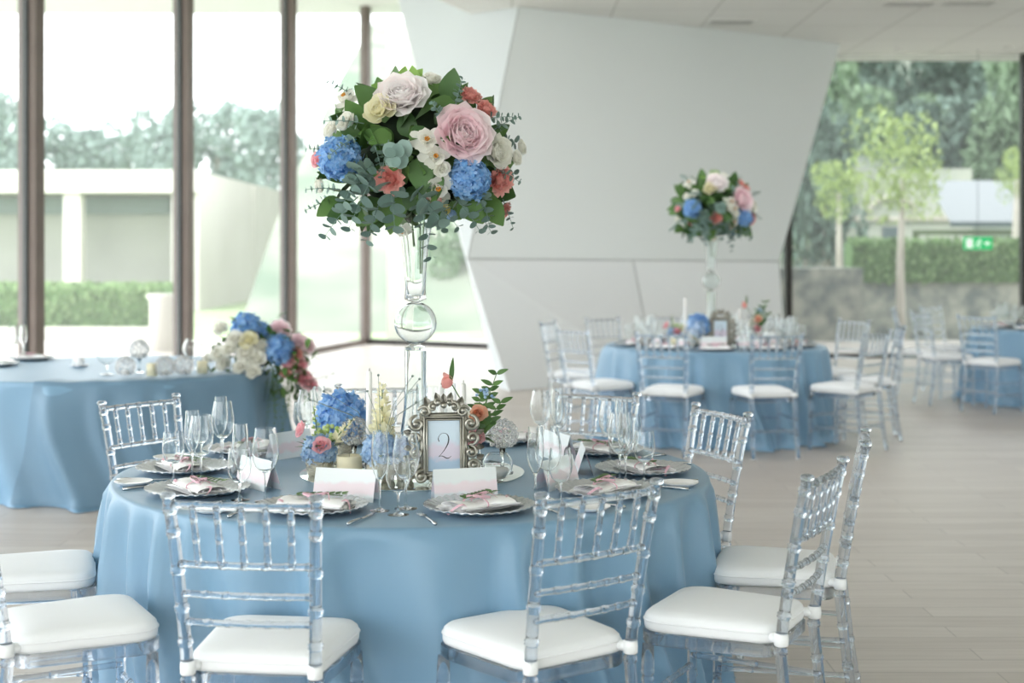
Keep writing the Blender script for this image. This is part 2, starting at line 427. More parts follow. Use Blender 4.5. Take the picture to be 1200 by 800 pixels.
# ------------------------------------------------------------------ outside
b = MB(); b.box(-60, 60, -30, 150, -.6, -.25); struct('ground', b, 'grass')
b = MB(); b.box(-9.9, 14, 20.8, 26.2, -.25, -.1); b.box(-22, -4.5, -12, 26, -.25, -.12); struct('ground_terrace', b, 'terrace')
# long white building
bd = empty('garden_building', (-16, 45, -.25)); tag(bd, 'long white low building with parapet beyond the left windows', 'building')
b = MB(); b.box(-24, 6.7, -3.2, 6, 3.5, 4.15); b.build('roof_parapet', 'stucco', bd, False)
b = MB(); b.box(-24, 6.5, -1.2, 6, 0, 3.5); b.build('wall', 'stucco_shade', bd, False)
b = MB(); b.box(-2.5, 5.5, -1.4, -1.2, 2.9, 3.4); b.build('dark_band', 'band', bd, False)  # dark grey band below the parapet
b = MB(); b.box(6.5, 6.72, -2.8, 6, 0, 3.5); b.build('side_wall', 'stucco', bd, False)
b = MB(); b.box(-9.5, -9.28, 51.2, 130, -.25, 3.9); tag(b.build('boundary_wall', 'stucco', None, False), 'long white wall receding behind the third window and the bouquet', 'wall')
for x in (-6, -1.5, 3, 6.2):
    b = MB(); b.box(x - .25, x + .25, -3.0, -2.5, 0, 3.5); b.build('column', 'stucco', bd, False)

def leaf_cloud(r, rz, nleaf, size, seed, lumps=14):
    rnd = random.Random(seed); b = MB(); L = []
    for _ in range(lumps):
        a = rnd.uniform(0, 2 * PI); q = rnd.uniform(.2, .75); L.append((r * q * math.cos(a), r * q * math.sin(a), rz * rnd.uniform(-.7, .8), rnd.uniform(.28, .5)))
    for _ in range(nleaf):
        lx, ly, lz, lr = rnd.choice(L); v = Vector((rnd.gauss(0, 1), rnd.gauss(0, 1), rnd.gauss(0, 1))).normalized() * rnd.uniform(.75, 1.05)
        c = Vector((lx + v.x * lr * r, ly + v.y * lr * r, lz + v.z * lr * rz))
        T = Matrix.Translation(c) @ Euler((rnd.uniform(0, 6), rnd.uniform(0, 6), rnd.uniform(0, 6))).to_matrix().to_4x4()
        s = size * rnd.uniform(.6, 1.3)
        b.add([(-s, 0, 0), (0, -s * .5, 0), (s, 0, s * .2), (0, s * .5, 0)], [(0, 1, 2, 3)], T)
    return b
CROWN = {}
for kind, mt in (('far', 'crown_hazed'), ('dark', 'crown_dark'), ('mid', 'crown_mid'), ('lime', 'crown_lime')):
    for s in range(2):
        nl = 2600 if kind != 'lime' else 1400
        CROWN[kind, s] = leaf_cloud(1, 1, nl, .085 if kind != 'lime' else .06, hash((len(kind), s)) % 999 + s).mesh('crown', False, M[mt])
tr = MB(); tr.tube([(0, 0, 0), (.02, 0, .5), (0, .02, 1)], [.05, .035, .02], 8); TR_ME = tr.mesh('trunk', True, M['trunk']); TRP_ME = tr.mesh('trunk', True, M['trunk_pale'])
def tree(x, y, ztop, r, kind, s, label, group, z0=-.3, rzf=1.0, zlow=None):
    t = empty('tree', (x, y, z0), random.uniform(0, 6))
    zl = ztop - 2 * r * rzf if zlow is None else zlow
    zc = (ztop + zl) / 2
    link('trunk', TR_ME if kind != 'lime' else TRP_ME, t, (0, 0, 0), (0, 0, 0), (4 if kind != 'lime' else 2, 4 if kind != 'lime' else 2, max(.4, zc - z0)))
    link('crown', CROWN[kind, s % 2], t, (0, 0, zc - z0), (0, 0, random.uniform(0, 6)), (r, r, (ztop - zl) / 2 / .95))
    tag(t, label, 'tree', group)
k = 0
def ptree(px, ytop, ylow, wpx, d, kind, label, group):
    global k; k += 1
    tree((px - 600) / F * d, d, CH + (HZ - ytop) / F * d, wpx / 2 / F * d, kind, k, label, group, z0=-.3, zlow=max(-.3, CH + (HZ - ylow) / F * d))
gl = 'hazy trees behind the white building'
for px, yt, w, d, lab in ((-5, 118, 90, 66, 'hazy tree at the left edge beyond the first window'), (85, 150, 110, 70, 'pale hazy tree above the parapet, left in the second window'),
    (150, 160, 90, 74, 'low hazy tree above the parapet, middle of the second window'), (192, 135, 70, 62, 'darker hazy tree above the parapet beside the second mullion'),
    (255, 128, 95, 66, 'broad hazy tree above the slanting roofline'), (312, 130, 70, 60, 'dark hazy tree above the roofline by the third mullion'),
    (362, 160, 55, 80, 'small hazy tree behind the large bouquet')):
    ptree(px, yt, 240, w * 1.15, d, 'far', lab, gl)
for px, yt, yl, w, d, kd, lab in ((445, 240, 400, 70, 40, 'mid', 'green tree low beyond the corner mullion'), (545, 262, 400, 90, 34, 'mid', 'green tree seen beside the glass vase ball')):
    ptree(px, yt, yl, w, d, kd, lab, None)
b = MB(); b.box(-.2, .2, -.2, .2, 0, 6); tag(b.build('pillar', 'stucco', None, False, ((467 - 600) / F * 27, 27, -.25)), 'white square pillar outside beyond the corner of the glazing', 'pillar')
# hedge
def hedge(x0, x1, y, h, dep, label, z=-.25, dens=2600):
    t = empty('hedge', ((x0 + x1) / 2, y, z)); w = (x1 - x0) / 2
    b = MB(); b.box(-w, w, -dep / 2, dep / 2, 0, h); b.build('branch_mass', 'hedge_core', t, False)
    rnd = random.Random(3); b = MB()
    for _ in range(dens):
        x = rnd.uniform(-w, w); 
        if rnd.random() < .7: c = (x, -dep / 2 - rnd.uniform(0, .06), rnd.uniform(0, h))
        else: c = (x, rnd.uniform(-dep / 2, dep / 2), h + rnd.uniform(0, .07))
        T = Matrix.Translation(c) @ Euler((rnd.uniform(0, 6), rnd.uniform(0, 6), rnd.uniform(0, 6))).to_matrix().to_4x4(); s = rnd.uniform(.04, .09)
        b.add([(-s, 0, 0), (0, -s * .5, 0), (s, 0, s * .2), (0, s * .5, 0)], [(0, 1, 2, 3)], T)
    b.build('leaves', 'hedge', t, False)
    tag(t, label, 'hedge')
hedge(-13.5, -6.6, 27.5, 1.1, .9, 'clipped green hedge outside the left windows')
b = MB(); b.box(-14, -6.2, 26.4, 26.6, -.25, .12); tag(b.build('planter_kerb', 'stucco', None, False), 'pale low kerb in front of the clipped hedge', 'kerb')
b = MB(); b.lathe([(0, 0), (.22, 0), (.22, .9), (.26, .95), (.26, 1.0), (0, 1.0)], 20)
tag(b.build('litter_bin', 'stucco', None, True, ((192 - 600) / F * 22, 22, -.12)), 'pale cylindrical litter bin outside by the second mullion', 'bin')
# right garden
b = MB()
def hillf(u, v):
    x = -6 + 50 * u; y = 31 + 60 * v; return (x, y, -.3 + 12 * min(1, max(0, v * 1.9 - .02)) ** .8 + .5 * math.sin(x * .7) * v)
b.grid(hillf, 30, 24); o = b.build('hill', 'hill', None, True); o['kind'] = 'structure'
gr = 'dense trees on the slope behind the far window'
rt = [(945, 70, 330, 120, 34, 'mid', 'tree at the left edge of the far window'), (1010, 40, 250, 150, 46, 'dark', 'dark tree in the upper left of the far window'),
      (1090, 50, 250, 150, 48, 'dark', 'dark tree in the upper middle of the far window'), (1160, 40, 250, 150, 46, 'dark', 'dark tree in the upper right of the far window'),
      (1215, 60, 300, 120, 38, 'mid', 'tree behind the right-hand window post'), (970, 150, 330, 110, 30, 'dark', 'bluish bushy tree low at the left of the far window'),
      (1120, 120, 260, 140, 40, 'dark', 'dark tree behind the pale pergola roof'), (1045, 118, 240, 130, 42, 'mid', 'mid green tree behind the lime green one'), (1180, 130, 260, 110, 38, 'mid', 'tree above the pergola roof by the right post')]
for a_ in rt: ptree(a_[0], a_[1], a_[2], a_[3], a_[4], a_[5], a_[6], gr)
ptree(1056, 145, 262, 130, 25, 'lime', 'bright lime green young tree in the far window', None)
ptree(985, 190, 262, 70, 28, 'lime', 'small lime green sapling left in the far window', None)
ptree(1192, 180, 240, 50, 27, 'lime', 'lime green twigs beside the right window post', None)
g = empty('stone_house', (9.6, 34, -.3)); tag(g, 'pale rendered house front with arched moulding in the far window', 'house')
b = MB(); b.box(-1.9, 1.4, 0, 3, 0, 3.8); b.build('wall', 'shop_wall', g, False)
b = MB(); b.box(-.75, -.3, -.05, .02, 1.55, 2.4); b.build('window', 'dark_glass', g, False)
b = MB(); b.tube([(-.525 + .55 * math.cos(a), -.05, 2.75 + .35 * math.sin(a)) for a in [PI * i / 12 for i in range(13)]], .06, 8); b.box(-1.9, 1.4, -.1, 0, 2.55, 2.65); b.build('arch_moulding', 'trunk_pale', g, False)
g = empty('pergola', (9.6, 28, -.25)); tag(g, 'green pergola with slanting pale roof panels beyond the far window', 'pergola')
b = MB(); b.box(-1.7, 4, -.06, .06, 2.1, 2.2); b.build('beam', 'wood_beam', g, False)
for x in (-1.65, 1.1, 3.9):
    b = MB(); b.box(x - .05, x + .05, -.05, .05, 0, 2.15); b.build('post', 'wood_beam', g, False)
b = MB(); b.add([(-1.0, -.1, 2.35), (3.8, -.1, 2.35), (3.9, 1.6, 3.25), (-1.0, 1.6, 3.25)], [(0, 1, 2, 3)]); b.build('roof_panel', 'awning', g, False)
b = MB(); b.box(-1.0, 1.3, -.14, -.08, 2.26, 2.36); b.build('gutter', 'dark_glass', g, False)
def brickmat():
    m, nt, bb, out = newmat('garden_stone')
    N, L = nt.nodes.new, nt.links.new
    tc = N('ShaderNodeTexCoord'); mp = N('ShaderNodeMapping'); mp.inputs['Rotation'].default_value = (PI / 2, 0, 0); L(tc.outputs['Object'], mp.inputs[0])
    br = N('ShaderNodeTexBrick'); L(mp.outputs[0], br.inputs[0]); br.inputs['Scale'].default_value = 1.6
    br.inputs['Color1'].default_value = lin('#8d958f'); br.inputs['Color2'].default_value = lin('#b4b3a6'); br.inputs['Mortar'].default_value = lin('#7d827c')
    L(br.outputs['Color'], bb.inputs['Base Color']); bb.inputs['Roughness'].default_value = .9
    return m
M['stone'] = mat('garden_stone', '#6f7671', .9, col2='#a9a89b', nscale=3.5, bump=.4, bscale=5)
b = MB(); b.box(5.0, 15, 26.4, 26.9, -.25, .95); tag(b.build('garden_wall', 'stone', None, False), 'grey stone garden wall below the far window hedge', 'wall')
hedge(6.3, 15, 26.65, .75, .6, 'leafy green hedge on top of the stone garden wall', z=.955, dens=2500)
b = MB(); b.box(-.8, .8, -.5, .5, 0, 1.35); tag(b.build('stone_pier', 'stone', None, False, (5.2, 24.8, -.1)), 'rough stone pier outside at the left of the far window', 'pier')
# reflection of an exit sign in the far glass, built as a glowing panel
es = empty('exit_sign_reflection', ((1146 - 600) / F * 20.2, 20.2, CH + (HZ - 285) / F * 20.2)); tag(es, 'small green reflection of an emergency exit sign with a running figure, in the far window', 'sign')
b = MB(); b.box(-.2, .2, -.02, .02, -.09, .09); b.build('reflected_panel', 'reflected_green', es, False)
b = MB(); b.box(-.003, .003, -.003, .003, .09, ZC - es.location.z); b.build('added_hanger', 'gasket', es, False)  # added hanger that carries the reflection panel
b = MB(); y = -.024
b.box(-.17, -.08, y, -.02, -.065, .065)
b.ball((.02, y, .045), .014, 8, 5)
for p, q in (((.01, y, .03), (-.01, y, -.01)), ((-.01, y, -.01), (.02, y, -.035)), ((.02, y, -.035), (.01, y, -.065)), ((-.01, y, -.01), (-.045, y, -.04)), ((.01, y, .02), (.05, y, .01)), ((.01, y, .02), (-.03, y, .015))):
    b.tube([p, q], .008, 6)
b.add([(.17, y, 0), (.12, y, -.035), (.12, y, .035)], [(0, 1, 2)]); b.box(.08, .13, y, -.02, -.01, .01)
b.build('pictogram', 'reflected_white', es, False)

# ------------------------------------------------------------------ tablecloth
def fold_fn(seed, nf=15, extra=None):
    rnd = random.Random(seed); fs = [(2 * PI * (i + rnd.uniform(-.38, .38)) / nf, rnd.uniform(.07, .16), rnd.uniform(.35, 1)) for i in range(nf)]
    fs += [(rnd.uniform(0, 2 * PI), rnd.uniform(.03, .06), rnd.uniform(.25, .6)) for _ in range(nf // 2)]
    if extra: fs = extra
    def f(a):
        s = 0
        for c, w, h in fs:
            d = (a - c + PI) % (2 * PI) - PI
            if abs(d) < 4 * w: s += h * math.exp(-(d / w) ** 2)
        return min(s, 1.25)
    return f
def cloth_r(R, f, a, z, zt=.76):
    t = max(0, (zt - z) / zt)
    k = t ** .6
    g = f(a + .10 * math.sin(3 * t + 1))
    return R + .012 + .02 * t + .19 * k * (g - .35) * (1 - .3 * t) + (.06 * g * max(0, (t - .9) * 10) ** 2)
def tablecloth(cx, cy, R, seed, label, group, nf=15, mt='cloth', extra=None):
    f = fold_fn(seed, nf, extra); b = MB(); zt = .76; n = 300
    prof = [(0, zt), (R * .3, zt), (R * .6, zt), (R * .85, zt), (R - .02, zt), (R - .006, zt - .001), (R + .003, zt - .004), (R + .009, zt - .012)]
    rows = []
    vs = []; fs = []
    vs.append((0, 0, zt)); rows.append([0])
    for r, z in prof[1:]:
        rows.append(list(range(len(vs), len(vs) + n))); vs += [(r * math.cos(2 * PI * k / n), r * math.sin(2 * PI * k / n), z) for k in range(n)]
    m = 26
    for i in range(1, m + 1):
        z = zt - .012 - (zt - .016) * (i / m) ** 1.0
        rows.append(list(range(len(vs), len(vs) + n)))
        for k in range(n):
            a = 2 * PI * k / n; r = cloth_r(R, f, a, z)
            vs.append((r * math.cos(a), r * math.sin(a), z))
    for A, B in zip(rows, rows[1:]):
        for k in range(n):
            k2 = (k + 1) % n
            fs.append((A[0], B[k], B[k2]) if len(A) == 1 else (A[k], B[k], B[k2], A[k2]))
    b.add(vs, fs)
    o = b.build('tablecloth', mt, None, True, (cx, cy, 0)); tag(o, label, 'tablecloth', group)
    return f
T1 = (-.36, 5.2, 1.065); T2 = (1.72, 12.05, .92); T3 = (5.75, 14.7, .95); T4 = (-2.72, 9.75, 1.1)
FT1 = [(math.radians(a), w, h) for a, w, h in ((176, .03, .6), (184, .028, .8), (191, .026, .7), (198, .03, .9), (205, .026, .55), (213, .05, .9), (224, .045, .6), (233, .04, .85), (240, .03, .5), (252, .09, .7), (265, .05, .95), (283, .12, .7), (296, .045, .8), (306, .05, .6), (318, .06, 1.0), (331, .05, .6), (343, .06, .9), (356, .05, .7),
    (10, .07, .8), (26, .06, .7), (44, .07, .9), (61, .06, .6), (80, .07, .9), (98, .06, .7), (118, .07, .8), (137, .06, .9), (156, .06, .7))]
tablecloth(*T1, 11, 'dusty blue satin cloth over the foreground round table numbered 2', 'round table cloths', 13, 'cloth', FT1)
tablecloth(*T2, 22, 'dusty blue cloth over the round table behind with its own tall bouquet', 'round table cloths', 22)
tablecloth(*T3, 33, 'dusty blue cloth over the round table cut by the right edge', 'round table cloths', 20)
f4 = tablecloth(*T4, 44, 'dusty blue cloth over the round table at the left by the windows', 'round table cloths', 14)
# topper on the left table
b = MB(); R = T4[2]
def topf(u, v):
    a = math.radians(-100 + 96 * u - 10 * max(0, v - .4) * (1 - u))
    if v < .35:
        r = R * (.86 + .14 * v / .35) + .004; z = .764 + .004 * math.sin(40 * u) * (1 - v)
    else:
        z = .764 - (v - .35) / .65 * .74; r = cloth_r(R, f4, a, z) * 1.0 + .016
        if v < .45: r = R + .012 + (r - R - .012) * (v - .35) / .1
    return (r * math.cos(a), r * math.sin(a), z)
b.grid(topf, 100, 30)
tag(b.build('table_runner', 'cloth_dark', None, True, (T4[0], T4[1], 0)), 'slate blue runner draped over the front edge of the left table', 'runner')

# ------------------------------------------------------------------ chair
def bam(p0, p1, r, rings, n=10, bulge=None, cap=True):
    """tube between points with bamboo rings at fractions"""
    pts = [Vector(p) for p in (p0 if isinstance(p0, list) else [p0, p1])]
    # arc-length sampler
    Ls = [0]
    for a, b_ in zip(pts, pts[1:]): Ls.append(Ls[-1] + (b_ - a).length)
    tot = Ls[-1]
    ts = set([0, 1.0]) | {l / tot for l in Ls}
    w = .0045 / tot
    for q in rings:
        for k in (-3.2, -1.7, -1, 0, 1, 1.7, 3.2): ts.add(min(1, max(0, q + k * w)))
    ts = sorted(ts); out = []; rad = []
    for t in ts:
        s = t * tot
        for i in range(len(pts) - 1):
            if s <= Ls[i + 1] + 1e-9: break
        out.append(pts[i].lerp(pts[i + 1], (s - Ls[i]) / max(1e-9, Ls[i + 1] - Ls[i])))
        rr = r(t) if callable(r) else r
        if any(.5 * w < abs(t - q) < 1.1 * w for q in rings): rr *= 1.24
        if any(abs(t - q) < .1 * w for q in rings): rr *= 1.06
        rad.append(rr)
    mb = MB(); mb.tube(out, rad, n, cap=cap); return mb
def rr_outline(wf, wb, yf, yb, rad, n=8):
    """rounded trapezoid seat outline (ccw)"""
    P = [(-wb, yb), (wb, yb), (wf, yf), (-wf, yf)]; out = []
    for i in range(4):
        p = Vector(P[i]); a = (Vector(P[i - 1]) - p).normalized(); c = (Vector(P[(i + 1) % 4]) - p).normalized()
        R = rad[i]; A = p + a * R; C = p + c * R
        for k in range(n + 1):
            t = k / n; out.append((1 - t) ** 2 * A + 2 * t * (1 - t) * p + t * t * C)
    return out
def make_chair():
    t = empty('chiavari_chair')
    A = 'acrylic'
    # cushion
    ol = rr_outline(.205, .172, .205, -.185, (.05, .05, .09, .09))
    b = MB(); n = len(ol); lev = [(.93, .441), (.985, .443), (1.0, .452), (1.003, .463), (1.0, .474), (.985, .484), (.94, .493), (.8, .5), (.55, .505), (.25, .507)]
    vs = []; fs = []
    for s, z in lev: vs += [(p.x * s, p.y * s, z) for p in ol]
    for i in range(len(lev) - 1):
        for k in range(n): fs.append((i * n + k, i * n + (k + 1) % n, (i + 1) * n + (k + 1) % n, (i + 1) * n + k))
    fs.append(tuple(range(n))[::-1]); fs.append(tuple((len(lev) - 1) * n + k for k in range(n)))
    b.add(vs, fs); cu = b.build('seat_cushion', 'cushion', t)
    b = MB(); b.tube([(p.x * 1.004, p.y * 1.004, .470) for p in ol] + [(ol[0].x * 1.004, ol[0].y * 1.004, .470)], .0028, 6, cap=False); b.build('piping', 'cushion', cu)
    # seat frame
    b = MB(); vs = []; fs = []
    for s, z in ((1.0, .405), (1.02, .41), (1.02, .438), (1.0, .441), (.86, .441), (.86, .405)): vs += [(p.x * s, p.y * s, z) for p in ol]
    for i in range(6):
        j = (i + 1) % 6
        for k in range(n): fs.append((i * n + k, i * n + (k + 1) % n, j * n + (k + 1) % n, j * n + k))
    b.add(vs, fs); b.build('seat_frame', A, t, True, sharp=40)
    # rear posts run from floor to top
    for sx in (-1, 1):
        path = [(sx * .172, -.262, 0), (sx * .168, -.23, .2), (sx * .166, -.205, .42), (sx * .168, -.212, .5), (sx * .175, -.235, .65), (sx * .182, -.262, .8), (sx * .190, -.285, .905)]
        pp = bam(path, None, lambda q: .0150 + .0015 * math.sin(PI * q), [.08, .22, .36, .47, .58, .68, .79, .90, .965], 12)
        # finial
        pp.lathe([(0, 0), (.015, 0), (.019, .004), (.019, .012), (.013, .016), (0, .016)], 12, Matrix.Translation((sx * .190, -.286, .903)))
        leg = pp.build('rear_leg', A, t)
        b = MB(); b.lathe([(.0165, 0), (.0195, .002), (.0205, .018), (.0195, .034), (.0165, .036)], 14, Matrix.Translation((sx * .166, -.207, .442))); b.ball((sx * .155, -.185, .460), .016, 10, 6, None, (1.1, 1.2, .9))
        b.build('cushion_strap', 'strap', t)
        path = [(sx * .185, .185, 0), (sx * .185, .18, .2), (sx * .182, .176, .405)]
        def rad(q): return .0125 + .004 * q + .007 * math.exp(-((q - .88) / .05) ** 2)
        bam(path, None, rad, [.1, .3, .55, .75, .8], 12).build('front_leg', A, t)
    def rail(z, y, hw, r, rings, sag=.012):
        pts = [(hw * (2 * i / 8 - 1), y - sag * (1 - (2 * i / 8 - 1) ** 2), z) for i in range(9)]
        return bam(pts, None, r, rings, 10)
    def yz(z):
        Z = [.42, .5, .65, .8, .905]; Y = [-.205, -.212, -.235, -.262, -.285]; X = [.166, .168, .176, .184, .190]
        for i in range(4):
            if z <= Z[i + 1]: break
        q = (z - Z[i]) / (Z[i + 1] - Z[i]); return Y[i] + (Y[i + 1] - Y[i]) * q, X[i] + (X[i + 1] - X[i]) * q
    rg = [.03, .19, .345, .5, .655, .81, .97]
    for nm, z, r in (('top_rail', .886, .0105), ('back_rail', .733, .0092), ('back_rail', .655, .0088), ('back_rail', .582, .0088)):
        y, x = yz(z); rail(z, y, x - .006, r, rg).build(nm, A, t)
    for i in range(5):
        u = -1 + 2 * (i + 1) / 6
        y0, x0 = yz(.733); y1, x1 = yz(.885)
        y0 -= .012 * (1 - u * u); y1 -= .012 * (1 - u * u)
        bam((u * x0, y0, .733), (u * x1, y1, .885), lambda q: .0085, [.12, .45, .8], 9).build('spindle', A, t)
    R2 = [.05, .25, .5, .75, .95]
    for z in (.14, .25): bam((-.18, .182, z), (.18, .182, z), .009, R2, 9).build('stretcher', A, t)
    for sx in (-1, 1):
        for z in (.17, .28): bam((sx * .185, .18, z), (sx * .169, -.235 + (z - .17) * .12, z), .009, R2, 9).build('stretcher', A, t)
    bam((-.166, -.235, .2), (.166, -.235, .2), .009, R2, 9).build('stretcher', A, t)
    return t
CHAIR = make_chair(); first = [True]
def chair(x, y, rz, label, group):
    c = CHAIR if first[0] else copy_tree(CHAIR)
    first[0] = False; c.scale = (1.03,) * 3
    c.location = (x, y, 0); c.rotation_euler = (0, 0, rz); tag(c, label, 'chair', group); return c
def ring_chair(T, a_deg, r, label, group, twist=0, da=0):
    a = math.radians(a_deg)
    chair(T[0] + r * math.cos(a), T[1] + r * math.sin(a), a + PI / 2 + math.radians(twist), label, group)
g1 = 'clear chairs around the foreground table'
for a, r, tw, lab in ((-103, 1.31, 6, 'clear bamboo-style chair with white cushion, its back squarely in front at the left'),
    (-70.5, 1.27, 16, 'clear bamboo-style chair with its back turned, front right of the numbered table'),
    (-43.4, 1.385, 16, 'clear chair seen side-on at the right, its white cushion fully in view'),
    (-14, 1.31, 0, 'clear chair behind the nearest right-hand one, mostly hidden, cushion against the cloth'),
    (19, .97, 4, 'clear chair tucked in at the far right of the numbered table, back over bare floor'),
    (55, 1.03, 6, 'clear chair behind the tall wine glasses at the rear right of the numbered table'),
    (100, 1.15, 0, 'clear chair behind the centrepiece at the rear left of the numbered table'),
    (147, 1.16, -3, 'clear chair at the far left of the numbered table, against the other blue cloth'),
    (197, 1.33, 0, 'clear chair at the left edge, only its white cushion corner showing behind another'),
    (229, 1.40, -20, 'clear chair cropped by the left edge with a thick white cushion in the foreground')):
    ring_chair(T1, a, r, lab, g1, tw)
g2 = 'clear chairs around the second bouquet table'
for a, r, tw, lab in ((-80, 1.18, 0, 'blurred clear chair before the second table, right of its two front ones'),
    (-114, 1.18, 0, 'blurred clear chair before the second table, left of its two front ones'),
    (-149, 1.17, 4, 'blurred clear chair at the near left of the second table'),
    (160, 1.20, 0, 'blurred clear chair at the far left of the second table, turned side-on'),
    (126, 1.20, 0, 'blurred clear chair behind the left side of the second table'),
    (98, 1.20, 0, 'blurred clear chair directly behind the second bouquet'),
    (62, 1.20, 0, 'blurred clear chair behind the right side of the second table glasses'),
    (28, 1.24, 0, 'blurred clear chair at the far right of the second table, before the window'),
    (-8, 1.24, 0, 'blurred clear chair at the right side of the second table, second from front'),
    (-44, 1.24, 0, 'blurred clear chair at the near right of the second table, side-on')):
    ring_chair(T2, a, r, lab, g2, tw)
g3 = 'clear chairs around the right edge table'
for a, r, lab in ((-140, 1.42, 'blurred clear chair nearest on the left of the right edge table'), (-170, 1.35, 'blurred clear chair second on the left of the right edge table'),
    (162, 1.45, 'blurred clear chair leftmost at the right edge table'), (130, 1.35, 'blurred clear chair behind the right edge table'),
    (-108, 1.35, 'blurred clear chair cropped by the right edge, in front of its table')):
    ring_chair(T3, a, r, lab, g3)

# ------------------------------------------------------------------ flowers
def petal(b, ang_, t0, t1, L, W, r0, z0, cup, ruf, rnd, nu=6, nv=5):
    ca, sa = math.cos(ang_), math.sin(ang_); ph = rnd.uniform(0, 6)
    pr = [(r0, z0)]; 
    for i in range(1, nu):
        u = i / (nu - 1); t = t0 + (t1 - t0) * u; pr.append((pr[-1][0] + L / (nu - 1) * math.sin(t), pr[-1][1] + L / (nu - 1) * math.cos(t)))
    vs = []
    for i in range(nu):
        u = i / (nu - 1); w = W * (.3, .66, .92, 1.0, 1.0, .84)[i]
        for j in range(nv):
            v = 2 * j / (nv - 1) - 1
            r = pr[i][0] - cup * v * v * w * (.15 + .6 * max(0, math.cos(t1))) + (ruf * L * math.sin(v * 5 + ph) * u if ruf else 0)
            z = pr[i][1] + (ruf * L * .8 * math.cos(v * 7 + ph) * u if ruf else 0) - .12 * L * v * v * u
            tt = v * w
            vs.append((r * ca - tt * sa, r * sa + tt * ca, z))
    fs = [(i * nv + j, i * nv + j + 1, (i + 1) * nv + j + 1, (i + 1) * nv + j) for i in range(nu - 1) for j in range(nv - 1)]
    b.add(vs, fs)
def bloom_mesh(n, ruf, open_, seed, wide=.55):
    rnd = random.Random(seed); b = MB()
    for i in range(n):
        t = i / (n - 1); a = i * 2.39996 + rnd.uniform(-.2, .2)
        L = .55 + .5 * t + rnd.uniform(-.05, .05)
        t0 = .1 + t * .9 * open_ + rnd.uniform(-.08, .08); t1 = -.7 + t * (1.9 * open_ + .2)
        petal(b, a, t0 + .5 * t, t1, L, wide * (.55 + .5 * t), .06 + .16 * t, -.45 + .05 * (1 - t), .7 * (1 - .4 * t), ruf * (.5 + t), rnd)
    return b
BL_ = {}
def bm(kind, mt):
    key = (kind, mt)
    if key not in BL_:
        if kind == 'peony': b = bloom_mesh(54, .05, .74, 1, .66)
        elif kind == 'rose': b = bloom_mesh(22, .02, .72, 2, .62)
        elif kind == 'carnation': b = bloom_mesh(60, .09, .80, 3, .50)
        elif kind == 'lisianthus': b = bloom_mesh(11, .06, 1.25, 4, .6)
        elif kind == 'bud': b = bloom_mesh(7, .0, .35, 5, .5)
        elif kind == 'hydrangea':
            b = MB(); rnd = random.Random(6); N_ = 230
            for i in range(N_):
                z = 1 - 1.72 * i / (N_ - 1); q = math.sqrt(max(0, 1 - z * z)); a = i * 2.39996
                nrm_ = Vector((q * math.cos(a), q * math.sin(a), z)); c = nrm_ * rnd.uniform(.80, 1.02)
                n2 = (nrm_ + Vector((rnd.gauss(0, .38), rnd.gauss(0, .38), rnd.gauss(0, .38)))).normalized()
                T = Matrix.Translation(c) @ n2.to_track_quat('Z', 'Y').to_matrix().to_4x4() @ Matrix.Rotation(rnd.uniform(0, 6), 4, 'Z')
                s = rnd.uniform(.13, .19)
                for k in range(4):
                    T2 = T @ Matrix.Rotation(k * PI / 2, 4, 'Z')
                    b.add([(0, 0, 0), (s * .55, -s * .5, s * .1), (s * 1.05, -s * .35, s * .16), (s * 1.2, 0, s * .1), (s * 1.05, s * .35, s * .16), (s * .55, s * .5, s * .1), (s * .6, 0, 0)],
                          [(0, 1, 6), (1, 2, 6), (2, 3, 6), (3, 4, 6), (4, 5, 6), (5, 0, 6)], T2)
            b.ball((0, 0, -.05), .70, 14, 9)
        BL_[key] = b.mesh(kind, kind != 'hydrangea', M[mt])
    return BL_[key]
ST = MB(); 
for i in range(14):
    a = i * 2.4; ST.tube([(0, 0, -.1), (.16 * math.cos(a), .16 * math.sin(a), .3)], [.02, .035], 5)
ST_ME = ST.mesh('stamen', True, M['stamen'])
def bloom(parent, kind, mt, loc, direction, r):
    d = Vector(direction).normalized(); e = d.to_track_quat('Z', 'Y').to_euler()
    o = link(kind, bm(kind, mt), parent, loc, e, r)
    if kind == 'lisianthus' and mt == 'petal_white': link('stamen', ST_ME, o)
    return o
def leaf(b, base, d, up, L, W, fold=.25, droop=.3, nseg=7, round_=False):
    d = Vector(d).normalized(); up = Vector(up); side = d.cross(up)
    side = side.normalized() if side.length > 1e-4 else d.orthogonal().normalized(); nn_ = side.cross(d).normalized()
    base = Vector(base); vs = []; fs = []
    for i in range(nseg + 1):
        u = i / nseg; w = W * (math.sqrt(max(0, 1 - (2 * u - 1) ** 2)) if round_ else math.sin(PI * min(1, u ** .75 * .98 + .01)) ** .8)
        w = max(w, .0008)
        c = base + d * L * u - nn_ * droop * L * u * u
        vs += [c - side * w + nn_ * fold * w, c, c + side * w + nn_ * fold * w]
    for i in range(nseg):
        fs += [(3 * i, 3 * i + 1, 3 * i + 4, 3 * i + 3), (3 * i + 1, 3 * i + 2, 3 * i + 5, 3 * i + 4)]
    b.add(vs, fs)
